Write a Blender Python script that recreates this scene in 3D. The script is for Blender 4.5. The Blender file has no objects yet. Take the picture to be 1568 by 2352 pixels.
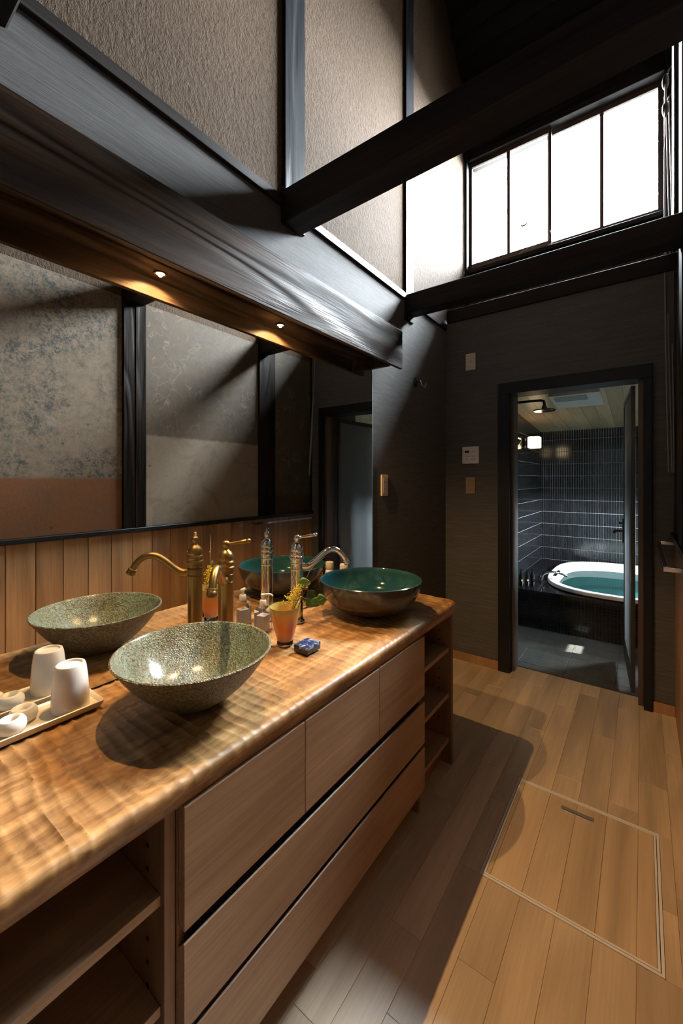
import bpy, bmesh, math, random
from mathutils import Vector, Matrix, noise

random.seed(7)
SC = bpy.context.scene
COL = SC.collection
PI = math.pi

# ------------------------------------------------------------------ camera
cam_d = bpy.data.cameras.new('camera')
cam = bpy.data.objects.new('camera', cam_d)
COL.objects.link(cam)
cam.location = (0, 0, 1.31)
cam.rotation_euler = (PI / 2, 0, math.radians(36.463))
cam_d.sensor_fit = 'VERTICAL'
cam_d.sensor_height = 36
cam_d.sensor_width = 24
cam_d.lens = 36 * 934.6 / 2352
cam_d.shift_y = -(1176 - 1102.3) / 2352
cam_d.clip_start = 0.02
SC.camera = cam

# ------------------------------------------------------------------ sky, sun, exposure
world = bpy.data.worlds.new('overcast_sky')
SC.world = world
world.use_nodes = True
bg = world.node_tree.nodes['Background']
bg.inputs[0].default_value = (0.86, 0.94, 1.0, 1)
bg.inputs[1].default_value = 420.0

sun_d = bpy.data.lights.new('sun', 'SUN')
sun_d.energy = 30
sun_d.angle = math.radians(0.6)
sun_d.color = (1, 0.96, 0.9)
sun = bpy.data.objects.new('sun', sun_d)
COL.objects.link(sun)
_az, _el = math.radians(10), math.radians(50)
sun.rotation_euler = Vector((-math.cos(_el) * math.cos(_az), -math.cos(_el) * math.sin(_az), -math.sin(_el))).to_track_quat('-Z', 'Y').to_euler()

vs = SC.view_settings
vs.view_transform = 'Standard'
vs.look = 'None'
vs.exposure = 0
vs.gamma = 1
vs.use_curve_mapping = False
cy = SC.cycles
cy.max_bounces = 12
cy.diffuse_bounces = 6
cy.glossy_bounces = 6
cy.transmission_bounces = 8
cy.sample_clamp_indirect = 4
cy.blur_glossy = 0.6
cy.caustics_refractive = False
cy.use_denoising = True


def portal(loc, rot, sx, sy):
    d = bpy.data.lights.new('sky_portal', 'AREA')
    d.shape = 'RECTANGLE'
    d.size, d.size_y = sx, sy
    d.cycles.is_portal = True
    o = bpy.data.objects.new('sky_portal', d)
    o.location, o.rotation_euler = loc, rot
    COL.objects.link(o)


# area-light portals sit in the real openings; they emit nothing of their own
portal((-0.52, 3.50, 3.52), (-PI / 2, 0, 0), 1.32, 0.86)      # high window, facing -Y
portal((0.92, 4.86, .98), (0, PI / 2, 0), 0.30, 0.54)           # bathroom window, facing -X


# ------------------------------------------------------------------ helpers
class B:
    """collects shapes in world coordinates and links them as one mesh object"""

    def __init__(self):
        self.bm = bmesh.new()

    def box(self, x0, x1, y0, y1, z0, z1, bev=0.0, seg=1):
        r = bmesh.ops.create_cube(self.bm, size=1)
        vv = r['verts']
        for v in vv:
            v.co = Vector((x0 + (v.co.x + .5) * (x1 - x0), y0 + (v.co.y + .5) * (y1 - y0), z0 + (v.co.z + .5) * (z1 - z0)))
        if bev > 0:
            ee = list({e for v in vv for e in v.link_edges})
            bmesh.ops.bevel(self.bm, geom=ee, offset=bev, segments=seg, profile=.5, affect='EDGES')
        return self

    def poly(self, pts, h, axis='Z'):
        """prism: polygon pts extruded by vector h"""
        a = [self.bm.verts.new(Vector(p)) for p in pts]
        b = [self.bm.verts.new(Vector(p) + Vector(h)) for p in pts]
        n = len(pts)
        self.bm.faces.new(a[::-1])
        self.bm.faces.new(b)
        for i in range(n):
            self.bm.faces.new((a[i], a[(i + 1) % n], b[(i + 1) % n], b[i]))
        return self

    def lathe(self, prof, c=(0, 0, 0), seg=48, axis=None, cap=True):
        """prof: list of (r, z) from c; axis: optional unit vector"""
        M = Matrix.Identity(3)
        if axis is not None:
            M = Vector((0, 0, 1)).rotation_difference(Vector(axis)).to_matrix()
        rings = []
        for r, z in prof:
            if r < 1e-6:
                rings.append([self.bm.verts.new(M @ Vector((0, 0, z)) + Vector(c))])
            else:
                rings.append([self.bm.verts.new(M @ Vector((r * math.cos(2 * PI * i / seg), r * math.sin(2 * PI * i / seg), z)) + Vector(c)) for i in range(seg)])
        for a, b in zip(rings, rings[1:]):
            if len(a) == 1 and len(b) == 1:
                continue
            for i in range(seg):
                j = (i + 1) % seg
                if len(a) == 1:
                    self.bm.faces.new((a[0], b[j], b[i]))
                elif len(b) == 1:
                    self.bm.faces.new((a[i], a[j], b[0]))
                else:
                    self.bm.faces.new((a[i], a[j], b[j], b[i]))
        if cap:
            for r in (rings[0], rings[-1]):
                if len(r) > 2:
                    self.bm.faces.new(r)
        return self

    def tube(self, pts, rad, seg=12, smooth_path=0):
        pts = [Vector(p) for p in pts]
        rad = [rad] * len(pts) if not isinstance(rad, (list, tuple)) else list(rad)
        for _ in range(smooth_path):
            q, s = [pts[0]], [rad[0]]
            for i in range(len(pts) - 1):
                q += [pts[i] * .75 + pts[i + 1] * .25, pts[i] * .25 + pts[i + 1] * .75]
                s += [rad[i] * .75 + rad[i + 1] * .25, rad[i] * .25 + rad[i + 1] * .75]
            q.append(pts[-1])
            s.append(rad[-1])
            pts, rad = q, s
        n = None
        rings = []
        for i, p in enumerate(pts):
            t = (pts[min(i + 1, len(pts) - 1)] - pts[max(i - 1, 0)])
            if t.length < 1e-9:
                t = Vector((0, 0, 1))
            t.normalize()
            if n is None:
                n = t.orthogonal().normalized()
            else:
                n = (n - t * n.dot(t)).normalized()
            b = t.cross(n)
            rings.append([self.bm.verts.new(p + (n * math.cos(2 * PI * k / seg) + b * math.sin(2 * PI * k / seg)) * rad[i]) for k in range(seg)])
        for a, b in zip(rings, rings[1:]):
            for i in range(seg):
                j = (i + 1) % seg
                self.bm.faces.new((a[i], a[j], b[j], b[i]))
        self.bm.faces.new(rings[0][::-1])
        self.bm.faces.new(rings[-1])
        return self

    def ball(self, c, r, seg=10, squash=(1, 1, 1)):
        res = bmesh.ops.create_uvsphere(self.bm, u_segments=seg, v_segments=max(5, seg // 2 + 1), radius=r)
        for v in res['verts']:
            v.co = Vector((v.co.x * squash[0], v.co.y * squash[1], v.co.z * squash[2])) + Vector(c)
        return self

    def grid(self, f, nu, nv, closed_u=False):
        vv = [[self.bm.verts.new(Vector(f(i, j))) for j in range(nv)] for i in range(nu)]
        for i in range(nu if closed_u else nu - 1):
            for j in range(nv - 1):
                k = (i + 1) % nu
                self.bm.faces.new((vv[i][j], vv[k][j], vv[k][j + 1], vv[i][j + 1]))
        return vv

    def obj(self, name, mat, parent=None, smooth=False, origin=None):
        bmesh.ops.recalc_face_normals(self.bm, faces=self.bm.faces[:])
        org = Vector((0, 0, 0))
        if parent is not None:
            root = parent
            while root.parent:
                root = root.parent
            org = Vector(root.location)
        elif origin is not None:
            org = Vector(origin)
        elif len(self.bm.verts):
            xs = [v.co for v in self.bm.verts]
            mn = Vector([min(c[i] for c in xs) for i in range(3)])
            mx = Vector([max(c[i] for c in xs) for i in range(3)])
            org = Vector(((mn.x + mx.x) / 2, (mn.y + mx.y) / 2, mn.z))
        for v in self.bm.verts:
            v.co -= org
        me = bpy.data.meshes.new(name)
        self.bm.to_mesh(me)
        self.bm.free()
        if smooth:
            me.polygons.foreach_set('use_smooth', [True] * len(me.polygons))
            me.set_sharp_from_angle(angle=math.radians(40))
        me.materials.append(mat)
        o = bpy.data.objects.new(name, me)
        COL.objects.link(o)
        if parent is not None:
            o.parent = parent
        else:
            o.location = org
        return o


def tag(o, label=None, cat=None, group=None, kind=None):
    if label: o['label'] = label
    if cat: o['category'] = cat
    if group: o['group'] = group
    if kind: o['kind'] = kind
    return o


def thing(name, label, cat, loc, group=None):
    o = bpy.data.objects.new(name, None)
    o.empty_display_size = .05
    COL.objects.link(o)
    o.location = loc
    return tag(o, label, cat, group)


def struct(name, loc=(0, 0, 0), label=None):
    o = bpy.data.objects.new(name, None)
    o.empty_display_size = .05
    COL.objects.link(o)
    o.location = loc
    return tag(o, label, None, None, 'structure')


def inst(name, me, loc, parent, mat=None):
    o = bpy.data.objects.new(name, me)
    COL.objects.link(o)
    o.parent = parent
    o.location = Vector(loc) - Vector(parent.location)
    return o


# ------------------------------------------------------------------ materials
class Mt:
    def __init__(self, name, rough=.5, base=(.5, .5, .5), metal=0, spec=.5):
        m = bpy.data.materials.new(name)
        m.use_nodes = True
        self.m, self.nt = m, m.node_tree
        self.b = self.nt.nodes['Principled BSDF']
        self.b.inputs['Base Color'].default_value = (*base, 1)
        self.b.inputs['Roughness'].default_value = rough
        self.b.inputs['Metallic'].default_value = metal
        self.b.inputs['Specular IOR Level'].default_value = spec

    def n(self, t, **kw):
        nd = self.nt.nodes.new(t)
        for k, v in kw.items():
            setattr(nd, k, v)
        return nd

    def l(self, a, b):
        self.nt.links.new(a, b)

    def coord(self, scale=(1, 1, 1), rnd=True):
        tc = self.n('ShaderNodeTexCoord')
        out = tc.outputs['Object']
        if rnd:
            oi = self.n('ShaderNodeObjectInfo')
            mu = self.n('ShaderNodeVectorMath', operation='SCALE')
            mu.inputs[0].default_value = (13.1, 7.7, 19.3)
            self.l(oi.outputs['Random'], mu.inputs['Scale'])
            ad = self.n('ShaderNodeVectorMath', operation='ADD')
            self.l(out, ad.inputs[0])
            self.l(mu.outputs[0], ad.inputs[1])
            out = ad.outputs[0]
        mp = self.n('ShaderNodeMapping')
        mp.inputs['Scale'].default_value = scale
        self.l(out, mp.inputs[0])
        return mp.outputs[0]

    def noise(self, vec, scale, detail=4, rough=.55, dist=0):
        nz = self.n('ShaderNodeTexNoise')
        nz.inputs['Scale'].default_value = scale
        nz.inputs['Detail'].default_value = detail
        nz.inputs['Roughness'].default_value = rough
        nz.inputs['Distortion'].default_value = dist
        self.l(vec, nz.inputs['Vector'])
        return nz.outputs['Fac']

    def ramp(self, fac, stops):
        r = self.n('ShaderNodeValToRGB')
        e = r.color_ramp.elements
        while len(e) < len(stops):
            e.new(.5)
        for el, (p, c) in zip(e, stops):
            el.position = p
            el.color = (*c, 1) if len(c) == 3 else c
        self.l(fac, r.inputs[0])
        return r.outputs[0]

    def mix(self, fac, a, b, mode='MIX'):
        x = self.n('ShaderNodeMix', data_type='RGBA', blend_type=mode)
        for s, i in ((fac, 0), (a, 6), (b, 7)):
            if isinstance(s, (int, float)):
                x.inputs[i].default_value = s
            elif isinstance(s, tuple):
                x.inputs[i].default_value = (*s, 1)
            else:
                self.l(s, x.inputs[i])
        return x.outputs[2]

    def math(self, op, a, b=0.0, clamp=False):
        x = self.n('ShaderNodeMath', operation=op, use_clamp=clamp)
        for s, i in ((a, 0), (b, 1)):
            if isinstance(s, (int, float)):
                x.inputs[i].default_value = s
            else:
                self.l(s, x.inputs[i])
        return x.outputs[0]

    def color(self, c):
        self.l(c, self.b.inputs['Base Color'])

    def rough(self, c):
        self.l(c, self.b.inputs['Roughness'])

    def bump(self, h, strength=.3, dist=.002):
        bp = self.n('ShaderNodeBump')
        bp.inputs['Strength'].default_value = strength
        bp.inputs['Distance'].default_value = dist
        self.l(h, bp.inputs['Height'])
        self.l(bp.outputs[0], self.b.inputs['Normal'])

    def vary(self, col, amt):
        oi = self.n('ShaderNodeObjectInfo')
        hs = self.n('ShaderNodeHueSaturation')
        v = self.math('MULTIPLY_ADD', oi.outputs['Random'], amt)
        v.node.inputs[2].default_value = 1 - amt / 2
        self.l(v, hs.inputs['Value'])
        self.l(col, hs.inputs['Color'])
        return hs.outputs[0]


def wood(name, dark, light, axis='Y', scale=9, rough=.45, bump=.15, var=.0, fine=.35, dist=1.0, spec=.5, stretch=.07, bdist=.001, rings=0, rk=55, rs=2.2, rrough=.0):
    t = Mt(name, rough, spec=spec)
    sc = [1, 1, 1]
    sc['XYZ'.index(axis)] = stretch
    v = t.coord(tuple(sc))
    a = t.noise(v, scale, 5, .6, dist)
    sc2 = [1, 1, 1]
    sc2['XYZ'.index(axis)] = .025
    v2 = t.coord(tuple(sc2))
    f = t.noise(v2, 140, 3, .6)
    col = t.ramp(a, [(.3, dark), (.5, tuple((d + l) / 2 for d, l in zip(dark, light))), (.72, light)])
    fc = t.ramp(f, [(.35, (1 - fine,) * 3), (.62, (1, 1, 1))])
    col = t.mix(1.0, col, fc, 'MULTIPLY')
    h = t.math('ADD', a, t.math('MULTIPLY', f, .5))
    if rings:
        sc3 = [1, 1, 1]
        sc3['XYZ'.index(axis)] = .13
        g = t.noise(t.coord(tuple(sc3)), rs, 2, .5, .35)
        w = t.math('MULTIPLY_ADD', t.math('SINE', t.math('MULTIPLY', t.math('ADD', g, t.math('MULTIPLY', f, .012)), rk)), .5)
        w.node.inputs[2].default_value = .5
        w = t.math('POWER', w, 1.6)
        col = t.mix(1.0, col, t.ramp(w, [(0, (1.08, 1.08, 1.08)), (1, (1 - rings,) * 3)]), 'MULTIPLY')
        h = t.math('SUBTRACT', h, t.math('MULTIPLY', w, 1.2))
        if rrough:
            rr = t.math('MULTIPLY_ADD', w, rrough)
            rr.node.inputs[2].default_value = rough
            t.rough(rr)
    if var:
        col = t.vary(col, var)
    t.color(col)
    t.bump(h, bump, bdist)
    return t.m


def plain(name, base, rough=.5, metal=0, spec=.5):
    return Mt(name, rough, base, metal, spec).m


M = {}
M['birch'] = wood('birch_plank', (.50, .365, .235), (.70, .54, .37), 'Y', 5, .42, .05, .30, .12, 2.2, spec=.8, stretch=.14, rings=.14, rk=40)
M['hatch_birch'] = wood('hatch_birch', (.50, .355, .215), (.67, .50, .325), 'Y', 5, .42, .05, .18, .12, 2.0, spec=.8, stretch=.14, rings=.12, rk=40)
M['oak_face'] = wood('cabinet_veneer', (.27, .165, .095), (.37, .24, .145), 'Y', 14, .5, .06, .06, .22, .4, rings=.10, rk=60, rs=1.6)
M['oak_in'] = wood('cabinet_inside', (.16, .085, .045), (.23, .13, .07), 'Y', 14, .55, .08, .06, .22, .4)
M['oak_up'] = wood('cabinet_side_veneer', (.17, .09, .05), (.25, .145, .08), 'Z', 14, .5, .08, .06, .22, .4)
M['dark_y'] = wood('dark_stained_timber_lengthwise', (.012, .010, .010), (.034, .027, .025), 'Y', 6, .40, .35, .1, .4, 2.2, spec=.18,  stretch=.10, bdist=.003, rings=.35, rk=60, rrough=.15)
M['valance'] = wood('dark_stained_valance', (.022, .013, .009), (.058, .034, .022), 'Y', 5, .40, .6, .1, .35, 2.5, spec=.07, stretch=.12, bdist=.004, rings=.5, rk=95, rs=2.6, rrough=.22)
M['dark_x'] = wood('dark_stained_timber_crosswise', (.010, .008, .008), (.026, .019, .018), 'X', 7, .55, .25, .1, .35, 1.5, spec=.15, stretch=.08, bdist=.002)
M['dark_z'] = wood('dark_stained_timber_upright', (.008, .0085, .010), (.026, .027, .031), 'Z', 8, .42, .40, .1, .5, 2.0, spec=.12, stretch=.08, bdist=.003, rings=.4, rk=60, rs=3.5, rrough=.15)
M['old_post'] = wood('old_weathered_post', (.006, .005, .004), (.030, .018, .012), 'Z', 9, .6, .5, .2, .5, 2.0, spec=.06, stretch=.06, bdist=.004, rings=.5, rk=50, rs=4)
M['pine'] = wood('pine_board', (.29, .145, .060), (.42, .23, .105), 'Z', 7, .45, .06, .22, .22, 1.6, stretch=.06, rings=.22, rk=45, rs=2.5)
M['bath_ceil'] = wood('bath_ceiling_board', (.28, .18, .10), (.46, .32, .19), 'Y', 6, .4, .06, .4, .2, 1.2)
M['dark_rail'] = plain('black_rail', (.010, .010, .011), .4, 0, .25)
M['black'] = plain('black_void', (.008, .007, .007), .6)
M['roof'] = wood('sooty_roof_board', (.005, .005, .005), (.014, .013, .014), 'X', 6, .7, .2, .3, .3, spec=.08)

for k_ in ('birch', 'hatch_birch'):      # satin lacquer on the floor boards
    b_ = M[k_].node_tree.nodes['Principled BSDF']
    b_.inputs['Coat Weight'].default_value = .8
    b_.inputs['Coat Roughness'].default_value = .40
    b_.inputs['Coat IOR'].default_value = 1.6

# grasscloth wallpaper
t = Mt('grasscloth_wallpaper', .66, spec=.045)
v = t.coord((1, 1, 40), False)
a = t.noise(v, 5, 4, .65)
v2 = t.coord((2, 2, 160), False)
f = t.noise(v2, 6, 3, .6)
c = t.ramp(a, [(.3, (.078, .074, .072)), (.7, (.120, .115, .112))])
c = t.mix(1.0, c, t.ramp(f, [(.3, (.72, .72, .72)), (.65, (1.1, 1.1, 1.1))]), 'MULTIPLY')
t.color(c)
t.bump(t.math('ADD', a, f), .5, .0012)
M['paper'] = t.m

# new sandy plaster (upper wall)
t = Mt('sandy_plaster', .9, spec=.1)
v = t.coord((1, 1, .6), False)
a = t.noise(v, 95, 4, .7)
b = t.noise(v, 3, 3)
c = t.ramp(a, [(.28, (.044, .026, .015)), (.5, (.063, .041, .0255)), (.75, (.078, .052, .033))])
c = t.mix(1.0, c, t.ramp(b, [(.3, (.9, .9, .9)), (.7, (1.05, 1.04, 1.03))]), 'MULTIPLY')
t.color(c)
t.bump(a, .9, .006)
M['plaster'] = t.m


def old_plaster(name, base, lower, z_split, mottled, scratch, seed, edge=None):
    t = Mt(name, .8, spec=.25)
    tc = t.n('ShaderNodeTexCoord')
    mp = t.n('ShaderNodeMapping')
    mp.inputs['Location'].default_value = (seed, seed * 2.3, 0)
    t.l(tc.outputs['Object'], mp.inputs[0])
    v = mp.outputs[0]
    sep = t.n('ShaderNodeSeparateXYZ')
    t.l(tc.outputs['Object'], sep.inputs[0])
    big = t.noise(v, 3.0, 5, .62, .6)
    mid = t.noise(v, 20, 8, .78, .4)
    fin = t.noise(v, 90, 6, .75)
    # lower zone mask with a slightly wavy edge
    zz = t.math('ADD', sep.outputs[2], t.math('MULTIPLY', t.math('SUBTRACT', mid, .5), .03))
    low = t.math('MULTIPLY', t.math('SUBTRACT', z_split, zz), 60, True)
    c = t.mix(low, base, lower)
    # grey worn mottling, only above the split
    mot = t.math('MULTIPLY', t.ramp(t.math('ADD', t.math('MULTIPLY', mid, .5), t.math('MULTIPLY', fin, .5)), [(.45, (0, 0, 0)), (.56, (1, 1, 1))]), t.ramp(big, [(.30, (0, 0, 0)), (.55, (1, 1, 1))]))
    mot = t.math('MULTIPLY', mot, t.math('SUBTRACT', 1.0, low))
    c = t.mix(t.math('MULTIPLY', mot, mottled), c, (.036, .039, .038))
    # warm damp stains
    st = t.ramp(t.noise(v, 4.5, 5, .7, 1.2), [(.50, (0, 0, 0)), (.72, (1, 1, 1))])
    c = t.mix(t.math('MULTIPLY', st, .55), c, (.08, .055, .03))
    # pale scratches and flakes
    vo = t.n('ShaderNodeTexNoise')
    vo.inputs['Scale'].default_value = 8
    vo.inputs['Detail'].default_value = 7
    vo.inputs['Distortion'].default_value = .8
    t.l(v, vo.inputs['Vector'])
    ridge = t.math('ABSOLUTE', t.math('SUBTRACT', vo.outputs['Fac'], .5))
    sc = t.math('MULTIPLY', t.ramp(ridge, [(.004, (1, 1, 1)), (.022, (0, 0, 0))]), t.ramp(t.noise(v, 6.5, 4), [(.46, (0, 0, 0)), (.62, (1, 1, 1))]))
    sc = t.math('MULTIPLY', sc, t.math('SUBTRACT', 1.0, low))
    c = t.mix(t.math('MULTIPLY', sc, scratch), c, (.25, .22, .18))
    # small dark nail holes and chips
    vr = t.n('ShaderNodeTexVoronoi')
    vr.inputs['Scale'].default_value = 7
    t.l(v, vr.inputs['Vector'])
    hole = t.ramp(vr.outputs['Distance'], [(.035, (1, 1, 1)), (.075, (0, 0, 0))])
    c = t.mix(t.math('MULTIPLY', hole, .8), c, (.05, .035, .022))
    c = t.mix(1.0, c, t.ramp(fin, [(.3, (.86, .86, .86)), (.7, (1.06, 1.06, 1.06))]), 'MULTIPLY')
    t.color(c)
    t.bump(t.math('ADD', mid, t.math('MULTIPLY', fin, .5)), .35, .003)
    return t.m


M['old_a'] = old_plaster('old_mottled_plaster', (.190, .138, .092), (.140, .055, .020), 1.33, 1.0, .25, 3.1)
M['old_b'] = old_plaster('old_scratched_plaster', (.100, .067, .042), (.215, .168, .122), 1.60, .75, .38, 8.7)
M['old_c'] = old_plaster('old_grey_plaster', (.078, .058, .040), (.046, .030, .018), 1.18, .6, .3, 14.2)

# adzed worktop
t = Mt('adzed_worktop', .46, spec=.4)
v = t.coord((1, .16, 1), False)
a = t.noise(v, 8, 5, .6, 2.4)
v2 = t.coord((1, .05, 1), False)
f = t.noise(v2, 60, 4, .6, .6)
vx = t.coord((.22, 1, 1), False)
x = t.noise(vx, 30, 3, .6, .8)
c = t.ramp(a, [(.28, (.205, .110, .044)), (.5, (.33, .192, .082)), (.72, (.48, .305, .145))])
c = t.mix(1.0, c, t.ramp(f, [(.3, (.62, .56, .5)), (.62, (1.08, 1.06, 1.0))]), 'MULTIPLY')
c = t.mix(.5, c, t.mix(1.0, c, t.ramp(x, [(.35, (.6, .55, .5)), (.6, (1.25, 1.2, 1.1))]), 'MULTIPLY'))
g = t.noise(t.coord((1, .35, 1), False), 3.0, 3, .5, .5)
w = t.math('SINE', t.math('MULTIPLY', g, 130))
c = t.mix(1.0, c, t.ramp(w, [(.0, (.86, .80, .72)), (.6, (1.06, 1.06, 1.04))]), 'MULTIPLY')
t.color(c)
t.bump(t.math('ADD', f, t.math('MULTIPLY', x, .6)), .22, .0015)
M['counter'] = t.m

# stone glazed bowl
def speckle(name, cols, rough, bump, patch=0.0):
    t = Mt(name, rough, spec=.6)
    v = t.coord((1, 1, 1), False)
    vr = t.n('ShaderNodeTexVoronoi')
    vr.inputs['Scale'].default_value = 260
    t.l(v, vr.inputs['Vector'])
    a = t.noise(v, 130, 5, .7)
    b = t.noise(v, 9, 3, .6)
    s = t.n('ShaderNodeSeparateXYZ')
    t.l(vr.outputs['Color'], s.inputs[0])
    k = t.math('ADD', t.math('MULTIPLY', s.outputs[0], .45), t.math('MULTIPLY', a, .55))
    c = t.ramp(k, cols)
    c = t.mix(1.0, c, t.ramp(b, [(.3, (.62, .56, .46)), (.5, (1.0, .97, .88)), (.66, (.95, 1.15, 1.12))]), 'MULTIPLY')
    d_ = t.noise(v, 34, 4, .65)
    c = t.mix(t.math('MULTIPLY', t.ramp(d_, [(.52, (0, 0, 0)), (.64, (1, 1, 1))]), patch), c, (.10, .060, .030))
    t.color(c)
    h = t.math('ADD', t.math('MULTIPLY', vr.outputs['Distance'], 1.0), t.math('MULTIPLY', a, 1.0))
    t.bump(h, bump, .003)
    return t.m


M['glaze_in'] = speckle('speckled_green_glaze', [(.2, (.05, .045, .03)), (.4, (.125, .135, .10)), (.55, (.17, .21, .165)), (.78, (.28, .31, .24))], .14, .7, .35)
M['glaze_in'].node_tree.nodes['Principled BSDF'].inputs['Coat Weight'].default_value = .7
M['glaze_in'].node_tree.nodes['Principled BSDF'].inputs['Coat Roughness'].default_value = .16
M['glaze_out'] = speckle('rough_stone_glaze', [(.25, (.03, .025, .016)), (.45, (.105, .09, .055)), (.6, (.18, .165, .10)), (.8, (.27, .25, .17))], .42, .8, .35)

# teal bowl
t = Mt('teal_glaze', .07, spec=.6)
v = t.coord((1, 1, 1), False)
a = t.noise(v, 5, 4, .6, .8)
f = t.noise(v, 60, 3)
c = t.ramp(a, [(.3, (.008, .040, .062)), (.55, (.010, .046, .046)), (.75, (.022, .066, .056))])
t.color(c)
t.bump(f, .03, .001)
M['teal'] = t.m
t = Mt('dark_bronze_glaze', .12, spec=.7)
v = t.coord((1, 1, 1), False)
sp = t.n('ShaderNodeSeparateXYZ')
t.l(v, sp.inputs[0])
a = t.noise(v, 6, 4, .6)
c = t.ramp(t.math('ADD', t.math('MULTIPLY', sp.outputs[2], 5), t.math('MULTIPLY', a, .4)), [(.2, (.03, .024, .018)), (.55, (.06, .042, .028)), (.85, (.020, .030, .030))])
t.color(c)
t.bump(t.noise(v, 45, 3), .04, .001)
M['bronze_glaze'] = t.m

M['brass'] = plain('aged_brass', (.29, .18, .066), .36, 1)
M['brass_dark'] = plain('dark_brass_ring', (.14, .085, .03), .35, 1)
M['chrome'] = plain('chrome', (.78, .78, .80), .06, 1)
M['steel_dark'] = plain('dark_chrome', (.22, .22, .23), .15, 1)
M['alu'] = plain('anodised_aluminium', (.74, .72, .74), .4, 0, .9)
M['porcelain'] = plain('white_porcelain', (.74, .70, .66), .16)
M['porcelain_matt'] = plain('white_matt_ceramic', (.78, .76, .73), .45)
M['tray'] = plain('cream_tray', (.66, .58, .45), .3)
M['ivory'] = plain('ivory_plastic', (.52, .44, .33), .4)
M['beige_dull'] = plain('beige_plastic', (.26, .18, .11), .45)
M['white_plastic'] = plain('white_plastic', (.72, .70, .69), .35)
M['display'] = plain('dark_display', (.02, .025, .02), .15)
M['grey_print'] = plain('grey_print', (.35, .34, .33), .5)
M['mirror'] = plain('mirror_silver', (.83, .85, .84), 0.0, 1)
M['mirror_edge'] = plain('mirror_glass_edge', (.30, .40, .40), .15)
M['leaf'] = plain('leaf_green', (.075, .17, .025), .4)
M['leaf_dark'] = plain('leaf_dark_green', (.03, .075, .02), .4)
M['stem'] = plain('stem_green', (.10, .13, .03), .5)
M['twig'] = plain('brown_twig', (.16, .085, .04), .6)
M['yellow'] = plain('yellow_blossom', (.62, .48, .03), .7)
M['berry'] = plain('red_berry', (.35, .03, .02), .35)
M['stone_floor'] = speckle('dark_stone_tile', [(.3, (.035, .037, .037)), (.5, (.072, .076, .075)), (.75, (.13, .136, .134))], .5, .15)
M['grout'] = plain('pale_grout', (.34, .36, .36), .8)
M['grout_dark'] = plain('dark_grout', (.10, .10, .10), .8)
t = Mt('black_glazed_tile', .13, spec=.6)
v = t.coord((1, 1, 1))
t.color(t.vary(t.ramp(t.noise(v, 20, 3), [(.3, (.007, .008, .010)), (.7, (.016, .017, .019))]), .5))
M['tile'] = t.m
M['mosaic'] = plain('black_mosaic', (.010, .010, .012), .12)
M['tub'] = plain('white_tub', (.80, .80, .78), .14)
M['wire'] = plain('grey_wire', (.38, .37, .36), .4)
M['rope'] = plain('grey_cord', (.26, .25, .24), .7)
M['iron'] = plain('black_iron', (.012, .012, .013), .4)
M['bottle_dark'] = plain('dark_bottle', (.012, .014, .014), .12)
M['label_y'] = plain('yellow_print', (.42, .38, .10), .5)
M['label_w'] = plain('white_print', (.5, .5, .5), .5)
M['pot'] = plain('dark_green_pot', (.012, .022, .018), .3)
M['door_edge'] = plain('dark_bronze_frame', (.022, .018, .017), .4)
M['jamb_inner'] = plain('brown_jamb', (.07, .042, .028), .45)

# frosted pane of the bathroom door
t = Mt('frosted_pane', .45, (.34, .35, .35))
tr = t.n('ShaderNodeBsdfTranslucent')
tr.inputs[0].default_value = (.55, .58, .6, 1)
mx = t.n('ShaderNodeMixShader')
mx.inputs[0].default_value = .6
t.l(t.b.outputs[0], mx.inputs[1])
t.l(tr.outputs[0], mx.inputs[2])
t.l(mx.outputs[0], t.nt.nodes['Material Output'].inputs[0])
M['frost'] = t.m

# window panes: thin clear glass (transparent with a fresnel sheen, so that daylight passes straight through)
t = Mt('window_glass', 0)
tp = t.n('ShaderNodeBsdfTransparent')
tp.inputs[0].default_value = (.96, .97, .97, 1)
gl = t.n('ShaderNodeBsdfGlossy')
gl.inputs['Roughness'].default_value = .02
fr = t.n('ShaderNodeFresnel')
fr.inputs[0].default_value = 1.25
mx = t.n('ShaderNodeMixShader')
t.l(fr.outputs[0], mx.inputs[0])
t.l(tp.outputs[0], mx.inputs[1])
t.l(gl.outputs[0], mx.inputs[2])
t.l(mx.outputs[0], t.nt.nodes['Material Output'].inputs[0])
M['pane'] = t.m


def glass(name, col, rough=.02, ior=1.45):
    t = Mt(name, rough, col)
    t.b.inputs['Transmission Weight'].default_value = 1
    t.b.inputs['IOR'].default_value = ior
    return t.m




def thin(name, tint, ior, rough=.02):
    t = Mt(name, 0)
    tp = t.n('ShaderNodeBsdfTransparent')
    tp.inputs[0].default_value = (*tint, 1)
    gl = t.n('ShaderNodeBsdfGlossy')
    gl.inputs['Roughness'].default_value = rough
    fr = t.n('ShaderNodeFresnel')
    fr.inputs[0].default_value = ior
    mx = t.n('ShaderNodeMixShader')
    t.l(fr.outputs[0], mx.inputs[0])
    t.l(tp.outputs[0], mx.inputs[1])
    t.l(gl.outputs[0], mx.inputs[2])
    t.l(mx.outputs[0], t.nt.nodes['Material Output'].inputs[0])
    return t.m


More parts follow.
